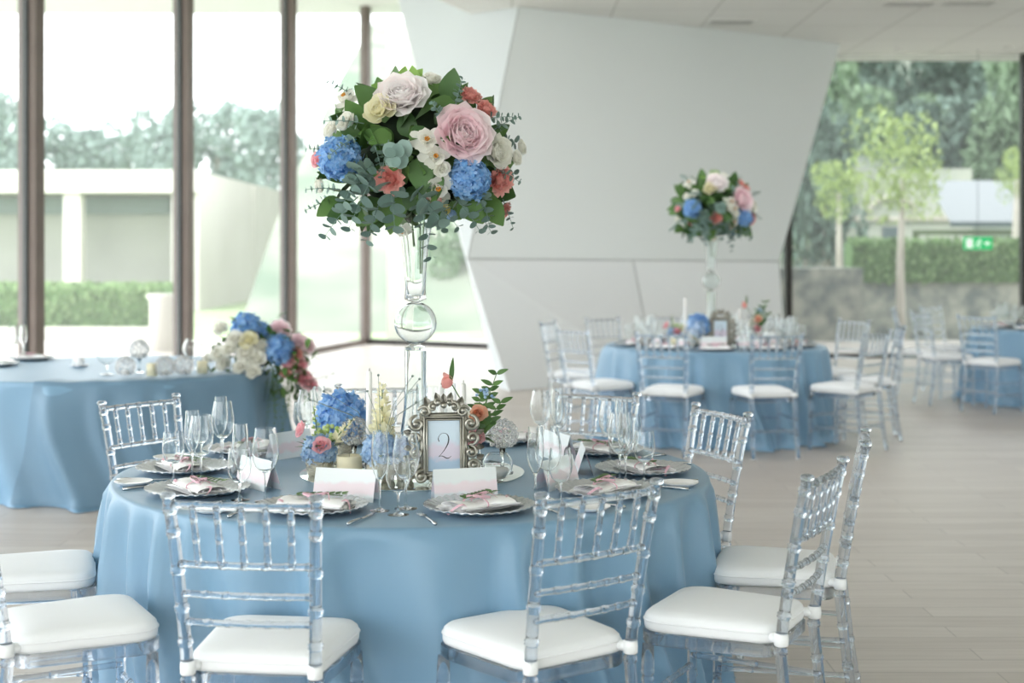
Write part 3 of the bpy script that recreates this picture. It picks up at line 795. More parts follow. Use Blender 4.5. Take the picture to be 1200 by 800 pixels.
def sprig(b, bs, base, d, L, n, lw, rnd, droop=.4, round_=True):
    if not isinstance(b, MB):
        par, nm = b; b = MB(); sprig(b, b, base, d, L, n, lw, rnd, droop, round_); return b.build(nm, 'euc' if nm[0] == 'e' else 'leaf', par)
    d = Vector(d).normalized(); base = Vector(base); pts = []
    for i in range(9):
        u = i / 8; pts.append(base + d * L * u + Vector((0, 0, -droop * L * u * u)))
    bs.tube(pts, [.0022 * (1 - .6 * i / 8) for i in range(9)], 5)
    for i in range(n):
        u = .15 + .85 * i / max(1, n - 1); q = u * 8; j = min(7, int(q)); c = pts[j].lerp(pts[j + 1], q - j); tan = (pts[j + 1] - pts[j]).normalized()
        for sg in (-1, 1):
            sd = tan.orthogonal(); sd.rotate(Matrix.Rotation(i * 1.57 + (0 if sg < 0 else PI) + rnd.uniform(-.3, .3), 3, tan))
            leaf(b, c, sd * .8 + tan * .5, tan, lw * 2 * (1 - .45 * u) * rnd.uniform(.85, 1.15), lw * (1 - .45 * u), .1, .1, 7, round_)
def make_bouquet():
    """big ball bouquet, origin = centre of the ball"""
    t = empty('flower_arrangement'); rnd = random.Random(21)
    S = .00312   # metres per photo pixel at the bouquet
    cx, cy = 497, 186
    def P(px, py, k=1.0):
        x = (px - cx) * S; z = (cy - py) * S
        q = 1 - (x / .37) ** 2 - (z / .30) ** 2
        y = -.30 * math.sqrt(q) if q > 0 else -.02
        return Vector((x * k, y * k, z * k))
    F_ = [('peony', 'peony', 485, 122, 27), ('rose', 'petal_cream', 461, 138, 18), ('rose', 'petal_white', 514, 103, 11), ('lisianthus', 'petal_white', 421, 122, 15),
          ('rose', 'petal_white', 424, 150, 11), ('rose', 'petal_white', 407, 158, 10), ('peony', 'peony_pink', 552, 165, 30), ('hydrangea', 'hyd_blue', 415, 190, 25),
          ('hydrangea', 'hyd_blue', 560, 213, 24), ('lisianthus', 'petal_white', 513, 172, 15), ('lisianthus', 'petal_white', 522, 189, 14), ('rose', 'petal_white', 528, 202, 9),
          ('peony', 'petal_white', 588, 182, 17), ('rose', 'petal_white', 613, 174, 9), ('rose', 'petal_white', 607, 187, 9), ('carnation', 'petal_coral', 474, 213, 14),
          ('carnation', 'petal_coral', 558, 121, 11), ('carnation', 'petal_coral', 575, 136, 11), ('carnation', 'petal_coral', 591, 212, 15), ('carnation', 'petal_coral', 594, 244, 10),
          ('rose', 'petal_pink', 389, 189, 9), ('rose', 'petal_white', 392, 216, 9), ('rose', 'petal_coral', 518, 235, 9), ('bud', 'petal_yellow', 531, 243, 10), ('lisianthus', 'petal_white', 524, 222, 15),
          ('hydrangea', 'hyd_pale', 539, 253, 6), ('lisianthus', 'petal_white', 484, 266, 9)]
    for kd, mt, px, py, r in F_:
        p = P(px, py, 1.0); d = Vector((p.x / .37, p.y / .3, p.z / .30))
        if kd != 'hydrangea': p = p + d.normalized() * .02
        bloom(t, kd, mt, p, d + Vector((0, -.25, .1)), r * S * (1.08 if kd != 'hydrangea' else 1.0))
    # unseen back half repeats a few blooms
    for i in range(12):
        a = rnd.uniform(.6, PI - .6); z = rnd.uniform(-.5, .5); q = math.sqrt(1 - z * z)
        d = Vector((q * math.cos(a), q * math.sin(a), z)); kd, mt, r = rnd.choice([('peony', 'peony', .08), ('hydrangea', 'hyd_blue', .075), ('rose', 'petal_white', .04), ('carnation', 'petal_coral', .04)])
        bloom(t, kd, mt, (d.x * .28, d.y * .26, d.z * .22), d, r)
    b = MB(); b.ball((0, 0, .0), 1, 20, 12, sc=(.24, .20, .19)); b.build('dark_core', 'core', t)  # dark green ball stands in for the leaf-filled inside
    b = MB(); bl = MB(); be = MB(); bs = MB()
    for i in range(190):
        z = 1 - 1.85 * i / 189; q = math.sqrt(max(0, 1 - z * z)); a = i * 2.39996
        n_ = Vector((q * math.cos(a), q * math.sin(a), z)); p = Vector((n_.x * .25, n_.y * .21, n_.z * .2))
        d = n_ + Vector((rnd.gauss(0, .45), rnd.gauss(0, .45), rnd.gauss(0, .45)))
        L = rnd.uniform(.09, .15)
        leaf(b, p, d, n_, L, L * rnd.uniform(.26, .38), .2, rnd.uniform(0, .4))
    # big leaves seen in the photo
    for px, py, dx, dy, L, tgt in ((455, 128, -30, 30, .12, b), (540, 118, 5, 30, .12, b), (560, 128, -35, 8, .13, b), (500, 150, 10, -28, .1, b), (505, 190, 5, -40, .13, b), (520, 205, 6, -36, .11, b),
        (400, 240, -20, -12, .11, b), (425, 250, -20, -5, .12, b), (585, 240, 15, -20, .12, b), (555, 240, 25, -25, .12, b), (470, 160, -18, -8, .09, b), (580, 130, 8, 12, .08, b)):
        p = P(px, py, .9); leaf(tgt, p, (dx, -14, dy), (0, -1, .3), L, L * .36, .15, .2, 7)
    for px, py, dx, dy in ((478, 100, 6, 30), (488, 98, 10, 14), (497, 100, -4, 30), (470, 104, -24, 8)):
        leaf(bl, P(px, py, .9), (dx, -3, dy), (0, -1, .3), .085, .026, .2, .1)
    # eucalyptus low in front + small sprigs outside
    for px, py, dx, dy, n_, L, lw in ((455, 205, -14, -26, 6, .20, .027), (470, 215, 4, -22, 5, .16, .03), (500, 225, 14, -14, 5, .15, .032), (440, 200, -10, -16, 5, .14, .026), (485, 190, -4, 2, 4, .08, .028),
        (430, 235, -16, -16, 6, .17, .022), (505, 235, 8, -34, 6, .19, .022), (520, 240, 26, -20, 4, .12, .02), (430, 215, 10, 12, 4, .1, .024), (455, 245, -8, -24, 5, .12, .022), (545, 235, 20, -20, 5, .14, .02), (575, 225, 10, -30, 5, .12, .02)):
        sprig((t, 'eucalyptus_sprig'), None, P(px, py, .95), (dx, -14, dy), L, n_, lw * 1.25, rnd, .2)
    for px, py, dx, dy, L in ((425, 115, -28, 22, .12), (440, 150, -20, 4, .14), (432, 165, -10, -6, .12), (575, 145, 20, 5, .12), (590, 155, 18, 12, .11), (545, 130, 6, 26, .12), (590, 200, 20, -8, .1),
        (396, 235, -22, -6, .1), (400, 180, -26, 6, .09), (470, 170, -4, -20, .12), (450, 165, 6, -16, .12), (600, 235, 10, -24, .1), (410, 225, -28, 4, .12), (535, 150, -8, 14, .1)):
        sprig((t, 'eucalyptus_sprig'), None, P(px, py, .97), (dx, -8, dy), L, 6, .0145, rnd, .15)
    for i in range(9):
        a = rnd.uniform(.3, PI - .3); z = rnd.uniform(-.8, .8); q = math.sqrt(1 - z * z); d = Vector((q * math.cos(a), q * math.sin(a), z))
        sprig((t, 'eucalyptus_sprig'), None, (d.x * .26, d.y * .2, d.z * .2), d, .16, 6, .026, rnd, .2)
    b.build('foliage', 'leaf', t); bl.build('young_leaves', 'leaf_light', t); 
    for i in range(6):
        a = i * 2.4; bs = MB(); bs.tube([(.015 * math.cos(a), .015 * math.sin(a), -.42 + .1 * (i % 3)), (.03 * math.cos(a + .4), .03 * math.sin(a + .4), -.15)], .0022, 5); bs.build('stem', 'stem', t)
    return t
BQ = make_bouquet(); BQ.location = (-.345, 5.2, 1.90); tag(BQ, 'large round bouquet of peonies, blue hydrangeas and eucalyptus atop the foreground glass vase', 'flowers', 'tall ball bouquets')
B2 = copy_tree(BQ); B2.location = (1.70, 12.15, 1.92); B2.rotation_euler = (0, 0, .25); tag(B2, 'blurred round bouquet of blue hydrangeas and pale blooms above the second table', 'flowers', 'tall ball bouquets')

# tall vase
def tall_vase():
    prof_o = [(0, 0), (.085, 0), (.088, .004), (.083, .012), (.06, .10), (.043, .22), (.038, .32), (.040, .42), (.040, .445), (.028, .452)]
    ball = []
    for i in range(13):
        a = -PI * .44 + PI * .88 * i / 12; ball.append((.078 * math.cos(a), .535 + .078 * math.sin(a)))
    up = [(.030, .617), (.040, .622), (.037, .66), (.041, .74), (.050, .83), (.064, .91), (.082, .965), (.086, .972)]
    th = .0035
    outer = prof_o + ball + up
    b = MB(); b.lathe(outer + [(.082, .972), (.078, .965), (.060, .91), (.046, .83), (.037, .74), (.033, .66), (.030, .635), (0, .63)], 40)
    inner2 = [(0, .605)] + [((.078 - th) * math.cos(a), .535 + (.078 - th) * math.sin(a)) for a in [PI * .40 - PI * .8 * i / 10 for i in range(11)]] + [(0, .466)]
    b.lathe(inner2, 32)
    inner3 = [(0, .435), (.034, .435), (.033, .32), (.038, .22), (.055, .10), (.076, .016), (0, .012)]
    b.lathe(inner3, 32)
    me = b.mesh('tall_vase', True, M['vaseglass']); me.set_sharp_from_angle(angle=math.radians(38)); return me
TV = tall_vase()
tag(link('tall_vase', TV, None, (-.353, 5.2, .766)), 'tall clear glass vase with a ball in its neck, on the foreground table', 'vase', 'tall glass vases')
tag(link('tall_vase', TV, None, (1.70, 12.15, .766)), 'tall clear glass vase carrying the bouquet of the second table', 'vase', 'tall glass vases')

# ------------------------------------------------------------------ table ware
def lathe_mesh(name, prof, mt, n=32, fn=None):
    b = MB(); b.lathe(prof, n, None, fn); me = b.mesh(name, True, M[mt]); me.set_sharp_from_angle(angle=math.radians(38)); return me
def glass_mesh(name, base, stem, bowl, th=.0011, hstem=.085):
    # bowl: list of outer (r, z)
    p = [(0, 0), (base, 0), (base, .0015), (base * .5, .004), (.006, .008), (stem, .02), (stem, hstem - .01), (stem * 1.8, hstem)]
    p += bowl + [(r - th, z) for r, z in reversed(bowl)] + [(0, bowl[0][1] + .004)]
    return lathe_mesh(name, p, 'glass', 28)
WINE = glass_mesh('wine_glass', .036, .0032, [(.018, .098), (.032, .113), (.041, .137), (.0435, .158), (.0415, .185), (.036, .215), (.033, .235)], hstem=.092)
FLUTE = glass_mesh('champagne_flute', .031, .003, [(.010, .10), (.020, .118), (.0265, .145), (.0275, .17), (.0255, .205), (.0225, .245)], hstem=.092)
GOBLET = glass_mesh('water_goblet', .033, .0036, [(.017, .072), (.029, .084), (.036, .103), (.038, .122), (.0365, .145), (.033, .178)], hstem=.068)
def scal(r, z, a):
    k = max(0, (r - .10) / .065)
    return r * (1 + .010 * k * abs(math.cos(16 * a))), z + .002 * min(1, k * 2) * math.cos(36 * a + r * 70)
CHARGER = lathe_mesh('charger_plate', [(0, .002), (.09, .002), (.12, .005), (.15, .014), (.172, .021), (.172, .024), (.15, .018), (.13, .012), (.115, .008), (.10, .0065), (.05, .006), (0, .006)], 'charger', 160, scal)
BREAD = lathe_mesh('bread_plate', [(0, .001), (.04, .001), (.045, .003), (.064, .013), (.065, .015), (.046, .008), (.04, .006), (0, .006)], 'porcelain', 40)
def knife():
    b = MB(); b.tube([(0, -.1, .006), (0, -.07, .0065), (0, -.02, .006), (0, 0, .005)], [.0045, .0055, .004, .003], 8)
    b.add([(-.004, 0, .004), (.008, 0, .004), (.009, .06, .004), (.004, .1, .004), (-.004, .105, .004), (-.004, 0, .0055), (.008, 0, .0055), (.009, .06, .0055), (.004, .1, .0055), (-.004, .105, .0055)],
          [(4, 3, 2, 1, 0), (5, 6, 7, 8, 9), (0, 1, 6, 5), (1, 2, 7, 6), (2, 3, 8, 7), (3, 4, 9, 8), (4, 0, 5, 9)])
    return b.mesh('knife', True, M['silver'])
def fork():
    b = MB(); b.tube([(0, -.1, .004), (0, -.07, .005), (0, 0, .006), (0, .035, .005)], [.0055, .0045, .003, .003], 8)
    b.box(-.011, .011, .035, .052, .004, .006)
    for x in (-.009, -.003, .003, .009): b.tube([(x, .05, .005), (x, .075, .003), (x, .095, .006)], [.0017, .0015, .001], 5)
    return b.mesh('fork', True, M['silver'])
GLOBE = glass_mesh('globe_goblet', .045, .006, [(.02, .07), (.045, .083), (.064, .11), (.070, .138), (.064, .168), (.048, .195), (.046, .205)], hstem=.062)
KNIFE = knife(); FORK = fork()
def napkin_meshes():
    b = MB(); path = []
    # folded bundle: flattened spiral cross-section in (y,z), extruded along x
    for i in range(60):
        u = i / 59; a = u * 2 * PI * 2.2 + PI; s = .35 + .65 * (1 - u)
        path.append((.045 * s * math.cos(a), .021 + .017 * s * math.sin(a)))
    th = .0012
    def f(u, v):
        i = u * 59; j = min(58, int(i)); q = i - j
        y = path[j][0] * (1 - q) + path[j + 1][0] * q; z = path[j][1] * (1 - q) + path[j + 1][1] * q
        x = -.095 + .19 * v; pinch = 1 - .28 * math.exp(-((v - .5) / .14) ** 2)
        return (x, y * pinch * (1 + .55 * abs(v - .5)), .021 + (z - .021) * pinch + .003 * math.sin(v * 9 + u * 4))
    b.grid(f, 100, 16)
    # lower flat folds
    for k_ in range(3):
        z = .0095 + .0045 * k_; w = .062 - .006 * k_
        def g(u, v, z=z, w=w, k_=k_):
            a = (u - .5) * 2; 
            return (-.105 + .21 * v + .004 * math.sin(a * 6), w * a, z - .0000 + .002 * math.sin(a * 5 + k_) * v + (.003 if abs(a) > .9 else 0))
        b.grid(g, 14, 10)
    nap = b.mesh('napkin', True, M['napkin'])
    m = nap
    b = MB(); b.tube([(0, .036 * math.cos(a), .023 + .017 * math.sin(a)) for a in [2 * PI * i / 20 for i in range(21)]], .0022, 6, cap=False)
    rb = []
    for s in (-1, 1):
        pts = [(0, 0, .042)]
        for i in range(1, 14):
            u = i / 13; pts.append((s * (.02 + .10 * u), -.03 * u + .02 * math.sin(u * 9 + s), .042 - .026 * u + .012 * math.sin(u * 11)))
        b.grid(lambda u, v, pts=pts: tuple(Vector(pts[min(13, int(round(u * 13)))]) + Vector((.001, .007 * (v - .5), .004 * (v - .5)))), 14, 2)
        lp = [(s * (.002 + .03 * math.sin(a)) , .016 * (1 - math.cos(a)) * s * .6, .045 + .006 * math.sin(a)) for a in [2 * PI * i / 14 for i in range(15)]]
        b.grid(lambda u, v, lp=lp: tuple(Vector(lp[min(14, int(round(u * 14)))]) + Vector((0, 0, .007 * (v - .5)))), 15, 2)
    rbm = b.mesh('ribbon', True, M['ribbon'])
    b = MB(); rnd = random.Random(4); b.tube([(-.05, .01, .043), (0, .005, .046), (.05, -.005, .044)], .001, 5)
    for i in range(8):
        x = -.05 + .1 * i / 7
        for s in (-1, 1): leaf(b, (x, .005, .045), (.5, s, .3), (0, 0, 1), .022, .007, .2, .1, 4)
    spr = b.mesh('leaf_sprig', True, M['leaf'])
    return nap, rbm, spr
NAP, RIB, SPR = napkin_meshes()
def card_mesh():
    b = MB(); w = .105; h = .1; d = .032
    b.add([(-w, -d, 0), (w, -d, 0), (w, 0, h), (-w, 0, h)], [(0, 1, 2, 3)])
    b.add([(-w, d, 0), (w, d, 0), (w, 0, h), (-w, 0, h)], [(3, 2, 1, 0)])
    m = b.mesh('place_card', False, M['card_wash']); return m
CARD = card_mesh()
def setting(T, a_deg, rr, where, tbl, parts='cnbkfpwgu', far=False, tw=0, grp=''):
    a = math.radians(a_deg); px, py = T[0] + rr * math.cos(a), T[1] + rr * math.sin(a); th = a + PI / 2
    ex = Vector((math.cos(th), math.sin(th), 0)); ey = Vector((-math.sin(th), math.cos(th), 0)); o = Vector((px, py, .7605))
    def put(nm, me, x, y, lab, cat, group, rz=0, z=0):
        ob = link(nm, me, None, o + ex * x + ey * y + Vector((0, 0, z)), (0, 0, th + rz)); tag(ob, lab, cat, group); return ob
    J = lambda s: random.uniform(-s, s)
    if 'c' in parts: put('charger_plate', CHARGER, 0, 0, 'silver scalloped charger plate %s of %s' % (where, tbl), 'plate', 'charger plates ' + grp)
    if 'n' in parts:
        np_ = put('napkin', NAP, J(.01), J(.01), 'white beribboned napkin %s of %s' % (where, tbl), 'napkin', 'napkins ' + grp, J(.35) + .25, .003)
        np_.scale = (1.12, 1.2, 1.0); link('ribbon', RIB, np_); link('leaf_sprig', SPR, np_, (.01, .012, -.013), (0, 0, .3), 1.25)
    if 'b' in parts: put('bread_plate', BREAD, -.285, -.115, 'small white bread plate %s of %s' % (where, tbl), 'plate', 'bread plates ' + grp)
    if 'k' in parts: put('knife', KNIFE, .205, -.09, 'polished knife %s of %s' % (where, tbl), 'knife', 'knives ' + grp, J(.06))
    if 'f' in parts:
        put('fork', FORK, -.19, -.085, 'polished fork %s of %s' % (where, tbl), 'fork', 'forks ' + grp, J(.05))
    if 'p' in parts: put('place_card', CARD, J(.02), .215, 'white folded place card %s of %s' % (where, tbl), 'card', 'place cards ' + grp, J(.1))
    if 'w' in parts: put('wine_glass', WINE, .265 + J(.008), .115 + J(.008), 'large empty wine glass %s of %s' % (where, tbl), 'wine glass', 'wine glasses ' + grp)
    if 'u' in parts: put('champagne_flute', FLUTE, .205 + J(.008), .065 + J(.008), 'slender champagne flute %s of %s' % (where, tbl), 'champagne flute', 'flutes ' + grp)
    if 'g' in parts: put('water_goblet', GOBLET, .275 + J(.006), .025 + J(.006), 'short round goblet %s of %s' % (where, tbl), 'goblet', 'goblets ' + grp)
tb = 'the foreground table'
for a, w, parts in ((-108, 'at the front left place', 'cnbkfpwgu'), (-72, 'at the front right place', 'cnkfpwgu'), (-36, 'at the near right place', 'cnbkfpwgu'), (-3, 'at the rightmost place', 'cnbkfpwgu'),
    (32, 'at the far right place', 'cnkfpwgu'), (68, 'at the rear right place', 'cnkfwgu'), (108, 'at the hidden rear place', 'cnwgu'), (146, 'at the far left place', 'cnkfpwgu'),
    (181, 'at the leftmost place', 'cnbkfpwgu'), (215, 'at the near left place', 'cnbkfpwgu')):
    setting(T1, a, .835, w, tb, parts, grp='on the foreground table')
tb = 'the second bouquet table'
for a, w in ((-98, 'at the front place'), (-62, 'at the front right place'), (-26, 'at the near right place'), (10, 'at the far right place'), (46, 'at the rear right place'), (82, 'at the rear place'),
    (118, 'at the rear left place'), (154, 'at the far left place'), (-170, 'at the leftmost place'), (-134, 'at the near left place')):
    setting(T2, a, .70, w, tb, 'cnpwgu', grp='on the second bouquet table')
tb = 'the right edge table'
for a, w in ((-140, 'at the near left place'), (-175, 'at the leftmost place'), (150, 'at the far left place'), (115, 'at the rear place'), (-105, 'at the front place')):
    setting(T3, a, .72, w, tb, 'cnwgu', grp='on the right edge table')

# centrepiece of foreground table
def put(me, name, x, y, z, label, cat, group=None, rz=0, s=1):
    o = link(name, me, None, (x, y, z), (0, 0, rz), s); return tag(o, label, cat, group)
MIRROR = lathe_mesh('mirror_tray', [(0, 0), (.40, 0), (.405, .001), (.405, .005), (.40, .006), (0, .006)], 'mirror', 72)
put(MIRROR, 'mirror_tray', -.36, 5.15, .7602, 'round mirror tray under the centrepiece of the foreground table', 'mirror', 'mirror trays')
ZM = .767
# ornate number frame
def scroll(b, cx, cz, r, turns, a0, sgn, th, depth=0):
    pts = []; rad = []; N_ = 26
    for i in range(N_):
        u = i / (N_ - 1); a = a0 + sgn * turns * 2 * PI * u; q = r * (1 - .82 * u)
        pts.append((cx + q * math.cos(a), -.008 - .010 * u - depth, cz + q * math.sin(a))); rad.append(th * (1.0 - .35 * u) * (.5 + .5 * min(1, u * 5)))
    b.tube(pts, [q * 1.3 for q in rad], 8); b.ball(pts[-1], th * 1.6, 8, 6)
def make_frame():
    t = empty('number_frame'); b = MB()
    w, h0, h1 = .058, .048, .235     # inner opening half width, bottom, top
    def fr(hw, z0, z1, y, r): b.tube([(-hw, y, z0), (hw, y, z0), (hw, y, z1), (-hw, y, z1), (-hw, y, z0), (hw * .9, y, z0)], r, 8)
    fr(w + .004, h0 - .004, h1 + .004, -.01, .005); fr(w + .014, h0 - .014, h1 + .014, -.006, .008); fr(w + .024, h0 - .022, h1 + .022, 0, .007)
    b.box(-w - .03, -w, -.006, .008, h0 - .03, h1 + .03); b.box(w, w + .03, -.006, .008, h0 - .03, h1 + .03); b.box(-w, w, -.006, .008, h0 - .03, h0); b.box(-w, w, -.006, .008, h1, h1 + .03)
    for s in (-1, 1):
        X = lambda v: s * v
        for (x, z, r, tn, a0, sg, th) in ((.098, .225, .030, 1.3, 1.6, -1, .0075), (.070, .268, .024, 1.2, .2, 1, .007), (.102, .170, .026, 1.2, 4.4, 1, .0065), (.098, .118, .024, 1.2, 1.5, -1, .0065),
            (.104, .070, .026, 1.3, 4.2, 1, .007), (.082, .030, .026, 1.3, 2.4, -1, .0075), (.040, .286, .020, 1.1, 3.0, -1, .0065), (.045, .022, .018, 1.1, .6, 1, .0055), (.022, .303, .017, 1.0, 3.6, -1, .006)):
            scroll(b, X(x), z, r, tn, a0 if s > 0 else PI - a0, sg * s, th)
        for (x, z, dx, dz, L) in ((.118, .19, 1, .3, .03), (.118, .14, 1, -.2, .03), (.118, .095, 1, .4, .03), (.11, .045, .8, -.6, .04), (.055, .29, .4, 1, .035), (.02, .31, .3, 1, .03), (.02, .015, .6, -1, .02)):
            leaf(b, (X(x), -.012, z), (s * dx, -.25, dz), (0, -1, 0), L, L * .4, .5, .3, 5)
    for k_, (x, z, L) in enumerate(((0, .30, .035), (-.012, .298, .03), (.012, .298, .03))): leaf(b, (x, -.014, z), (x * 30, -.2, 1), (0, -1, 0), L, L * .4, .5, .2, 5)
    b.ball((0, -.016, .292), .012, 10, 7); b.ball((0, -.014, .02), .01, 10, 7)
    b.build('frame', 'antique', t)
    b = MB(); b.box(-w - .002, w + .002, -.004, -.002, h0 - .002, h1 + .002); c = b.build('number_card', 'number_wash', t, False)
    # numeral 2 in a calligraphic hand
    P = [(-.017, .158), (-.020, .168), (-.016, .180), (-.006, .188), (.006, .188), (.015, .180), (.018, .166), (.014, .148), (.004, .130), (-.008, .114), (-.019, .102), (-.012, .105), (-.002, .103), (.008, .097), (.018, .097), (.026, .104)]
    R_ = [.0028, .0022, .0012, .001, .0014, .0026, .0036, .0034, .0022, .0014, .001, .0014, .0026, .0030, .0020, .0008]
    pts = []; rad = []
    for i in range(len(P) - 1):
        p0, p1, p2, p3 = P[max(0, i - 1)], P[i], P[i + 1], P[min(len(P) - 1, i + 2)]
        for j in range(5):
            q = j / 5; cr = [.5 * (2 * p1[m] + (p2[m] - p0[m]) * q + (2 * p0[m] - 5 * p1[m] + 4 * p2[m] - p3[m]) * q * q + (3 * p1[m] - p0[m] - 3 * p2[m] + p3[m]) * q ** 3) for m in (0, 1)]
            pts.append((cr[0], 0, cr[1])); rad.append(R_[i] * (1 - q) + R_[i + 1] * q)
    pts.append((P[-1][0], 0, P[-1][1])); rad.append(R_[-1])
    b = MB(); b.tube(pts, [r * .62 for r in rad], 8, Matrix.Translation((0, -.0045, 0)) @ Matrix.Diagonal((1, .2, 1, 1))); b.build('numeral', 'ink', c)
    b = MB(); b.add([(-.02, .006, .2), (.02, .006, .2), (.02, .1, .0), (-.02, .1, .0), (-.02, .008, .2), (.02, .008, .2), (.02, .104, .0), (-.02, .104, .0)], [(0, 1, 2, 3), (7, 6, 5, 4), (0, 4, 5, 1), (3, 2, 6, 7), (0, 3, 7, 4), (1, 5, 6, 2)]); b.build('easel_leg', 'antique', t, False)
    return t
nf = make_frame(); nf.location = (-.232, 4.86, ZM); nf.rotation_euler = (math.radians(-6), 0, math.radians(8)); nf.scale = (.94, .94, .92)
tag(nf, 'ornate antique silver frame holding the table number 2', 'frame', 'table number frames')
n2_ = copy_tree(nf); n2_.location = (1.72, 11.72, ZM); n2_.rotation_euler = (math.radians(-6), 0, 0)
tag(n2_, 'ornate blurred number frame on the second bouquet table', 'frame', 'table number frames')

# candles
def taper(x, y, ztop, label, group, r=.0115, z0=ZM):
    t = empty('taper_candle', (x, y, z0)); h = ztop - z0
    b = MB(); b.lathe([(0, .0), (r * 1.05, 0), (r, h * .5), (r * .88, h - .006), (r * .5, h), (0, h)], 16, Matrix.Translation((0, 0, .012))); b.build('candle', 'candle', t)
    b = MB(); b.tube([(0, 0, h + .01), (.001, 0, h + .022)], .0011, 5); b.build('wick', 'wick', t)
    b = MB(); b.lathe([(0, 0), (.034, 0), (.034, .003), (.017, .012), (.016, .04), (.0145, .04), (.0135, .013), (0, .011)], 20); b.build('candle_holder', 'glass', t)
    return tag(t, label, 'candle', group)
taper(-.514, 5.12, 1.12, 'tall white taper candle left of the glass vase on the foreground table', 'taper candles')
taper(-.268, 5.38, 1.045, 'white taper candle standing behind the number 2 frame', 'taper candles')
taper(-.176, 5.14, 1.075, 'short white taper candle beside the coral bloom right of the number frame', 'taper candles')
t2x, t2y = 1.70, 12.15
taper(t2x - .25, 11.9, 1.15, 'blurred white taper candle left of the second number frame', 'taper candles')
taper(t2x + .22, 12.0, 1.06, 'blurred white taper candle right of the second number frame', 'taper candles')
def pillar(x, y, r, h, label, mt='candle_cream', z=ZM):
    t = empty('pillar_candle', (x, y, z)); b = MB(); b.lathe([(0, 0), (r, 0), (r, h - .004), (r - .004, h), (r * .6, h - .004), (0, h - .006)], 28); b.build('candle', mt, t)
    b = MB(); b.tube([(0, 0, h - .006), (.001, 0, h + .008)], .0012, 5); b.build('wick', 'wick', t)
    return tag(t, label, 'candle', 'pillar candles')
pillar(-.575, 5.03, .045, .075, 'short cream pillar candle between the small flower pots')
pillar(t2x - .35, 11.75, .045, .07, 'blurred cream pillar candle on the second bouquet table')
# crystal bead balls and bubbles
def bead_ball_mesh(r):
    b = MB(); n_ = 64
    for i in range(n_):
        z = 1 - 1.8 * (i + .5) / n_; q = math.sqrt(1 - z * z); a = i * 2.39996; b.ball((r * q * math.cos(a), r * q * math.sin(a), r + r * z * .98), r * .17, 6, 4)
    return b.mesh('crystal_beads', False, M['bead'])
def wire_mesh(r):
    b = MB()
    for k_ in range(8):
        a = PI * k_ / 8; b.tube([(r * .97 * math.sin(t_) * math.cos(a), r * .97 * math.sin(t_) * math.sin(a), r + r * .97 * math.cos(t_)) for t_ in [2 * PI * i / 24 for i in range(25)]], .0009, 4, cap=False)
    return b.mesh('wire', True, M['silver'])
BB = bead_ball_mesh(.052); WI = wire_mesh(.052)
def crystal(x, y, z, label, stem=0.0, s=1.0):
    t = empty('crystal_votive', (x, y, z)); link('crystal_beads', BB, t, (0, 0, stem), (0, 0, 0), s); link('wire', WI, t, (0, 0, stem), (0, 0, 0), s)
    b = MB(); b.lathe([(0, 0), (.022, 0), (.022, .022), (.018, .022), (0, .02)], 16, Matrix.Translation((0, 0, stem + .01))); b.build('tealight', 'candle', t)
    if stem: b = MB(); b.lathe([(0, 0), (.04, 0), (.04, .003), (.008, .008), (.006, stem * .5), (.012, stem + .004), (0, stem + .004)], 20); b.build('stem', 'glass', t)
    return tag(t, label, 'candle holder', 'crystal bead votives')
crystal(-.035, 5.12, ZM, 'beaded crystal ball candle holder right of the number frame', .085)
crystal(-.585, 5.27, ZM, 'beaded crystal candle holder half hidden behind the cream candle', .075)
def bubble(x, y, z, r, label, water=True):
    t = empty('bubble_bowl', (x, y, z)); th = .0015
    A_ = [-PI / 2 * .93 + (PI * .5 * .93 + PI * .28) * i / 14 for i in range(15)]
    o_ = [(0, r * .0)] + [(r * math.cos(a), r + r * math.sin(a)) for a in A_]
    o_[0] = (0, o_[1][1])
    i_ = [((r - th) * math.cos(a), r + (r - th) * math.sin(a)) for a in reversed(A_)]
    b = MB(); b.lathe(o_ + i_ + [(0, i_[-1][1])], 28); b.build('bowl', 'glass', t, sharp=38)
    b = MB(); b.lathe([(0, .004), (r * .5, .006), (r * .7, .03), (r * .7, .042), (0, .042)], 20); b.build('floating_candle', 'candle', t)
    return tag(t, label, 'candle holder', 'bubble bowls')
bubble(-.05, 4.95, ZM, .053, 'round clear bubble bowl with a candle at the right of the mirror tray')
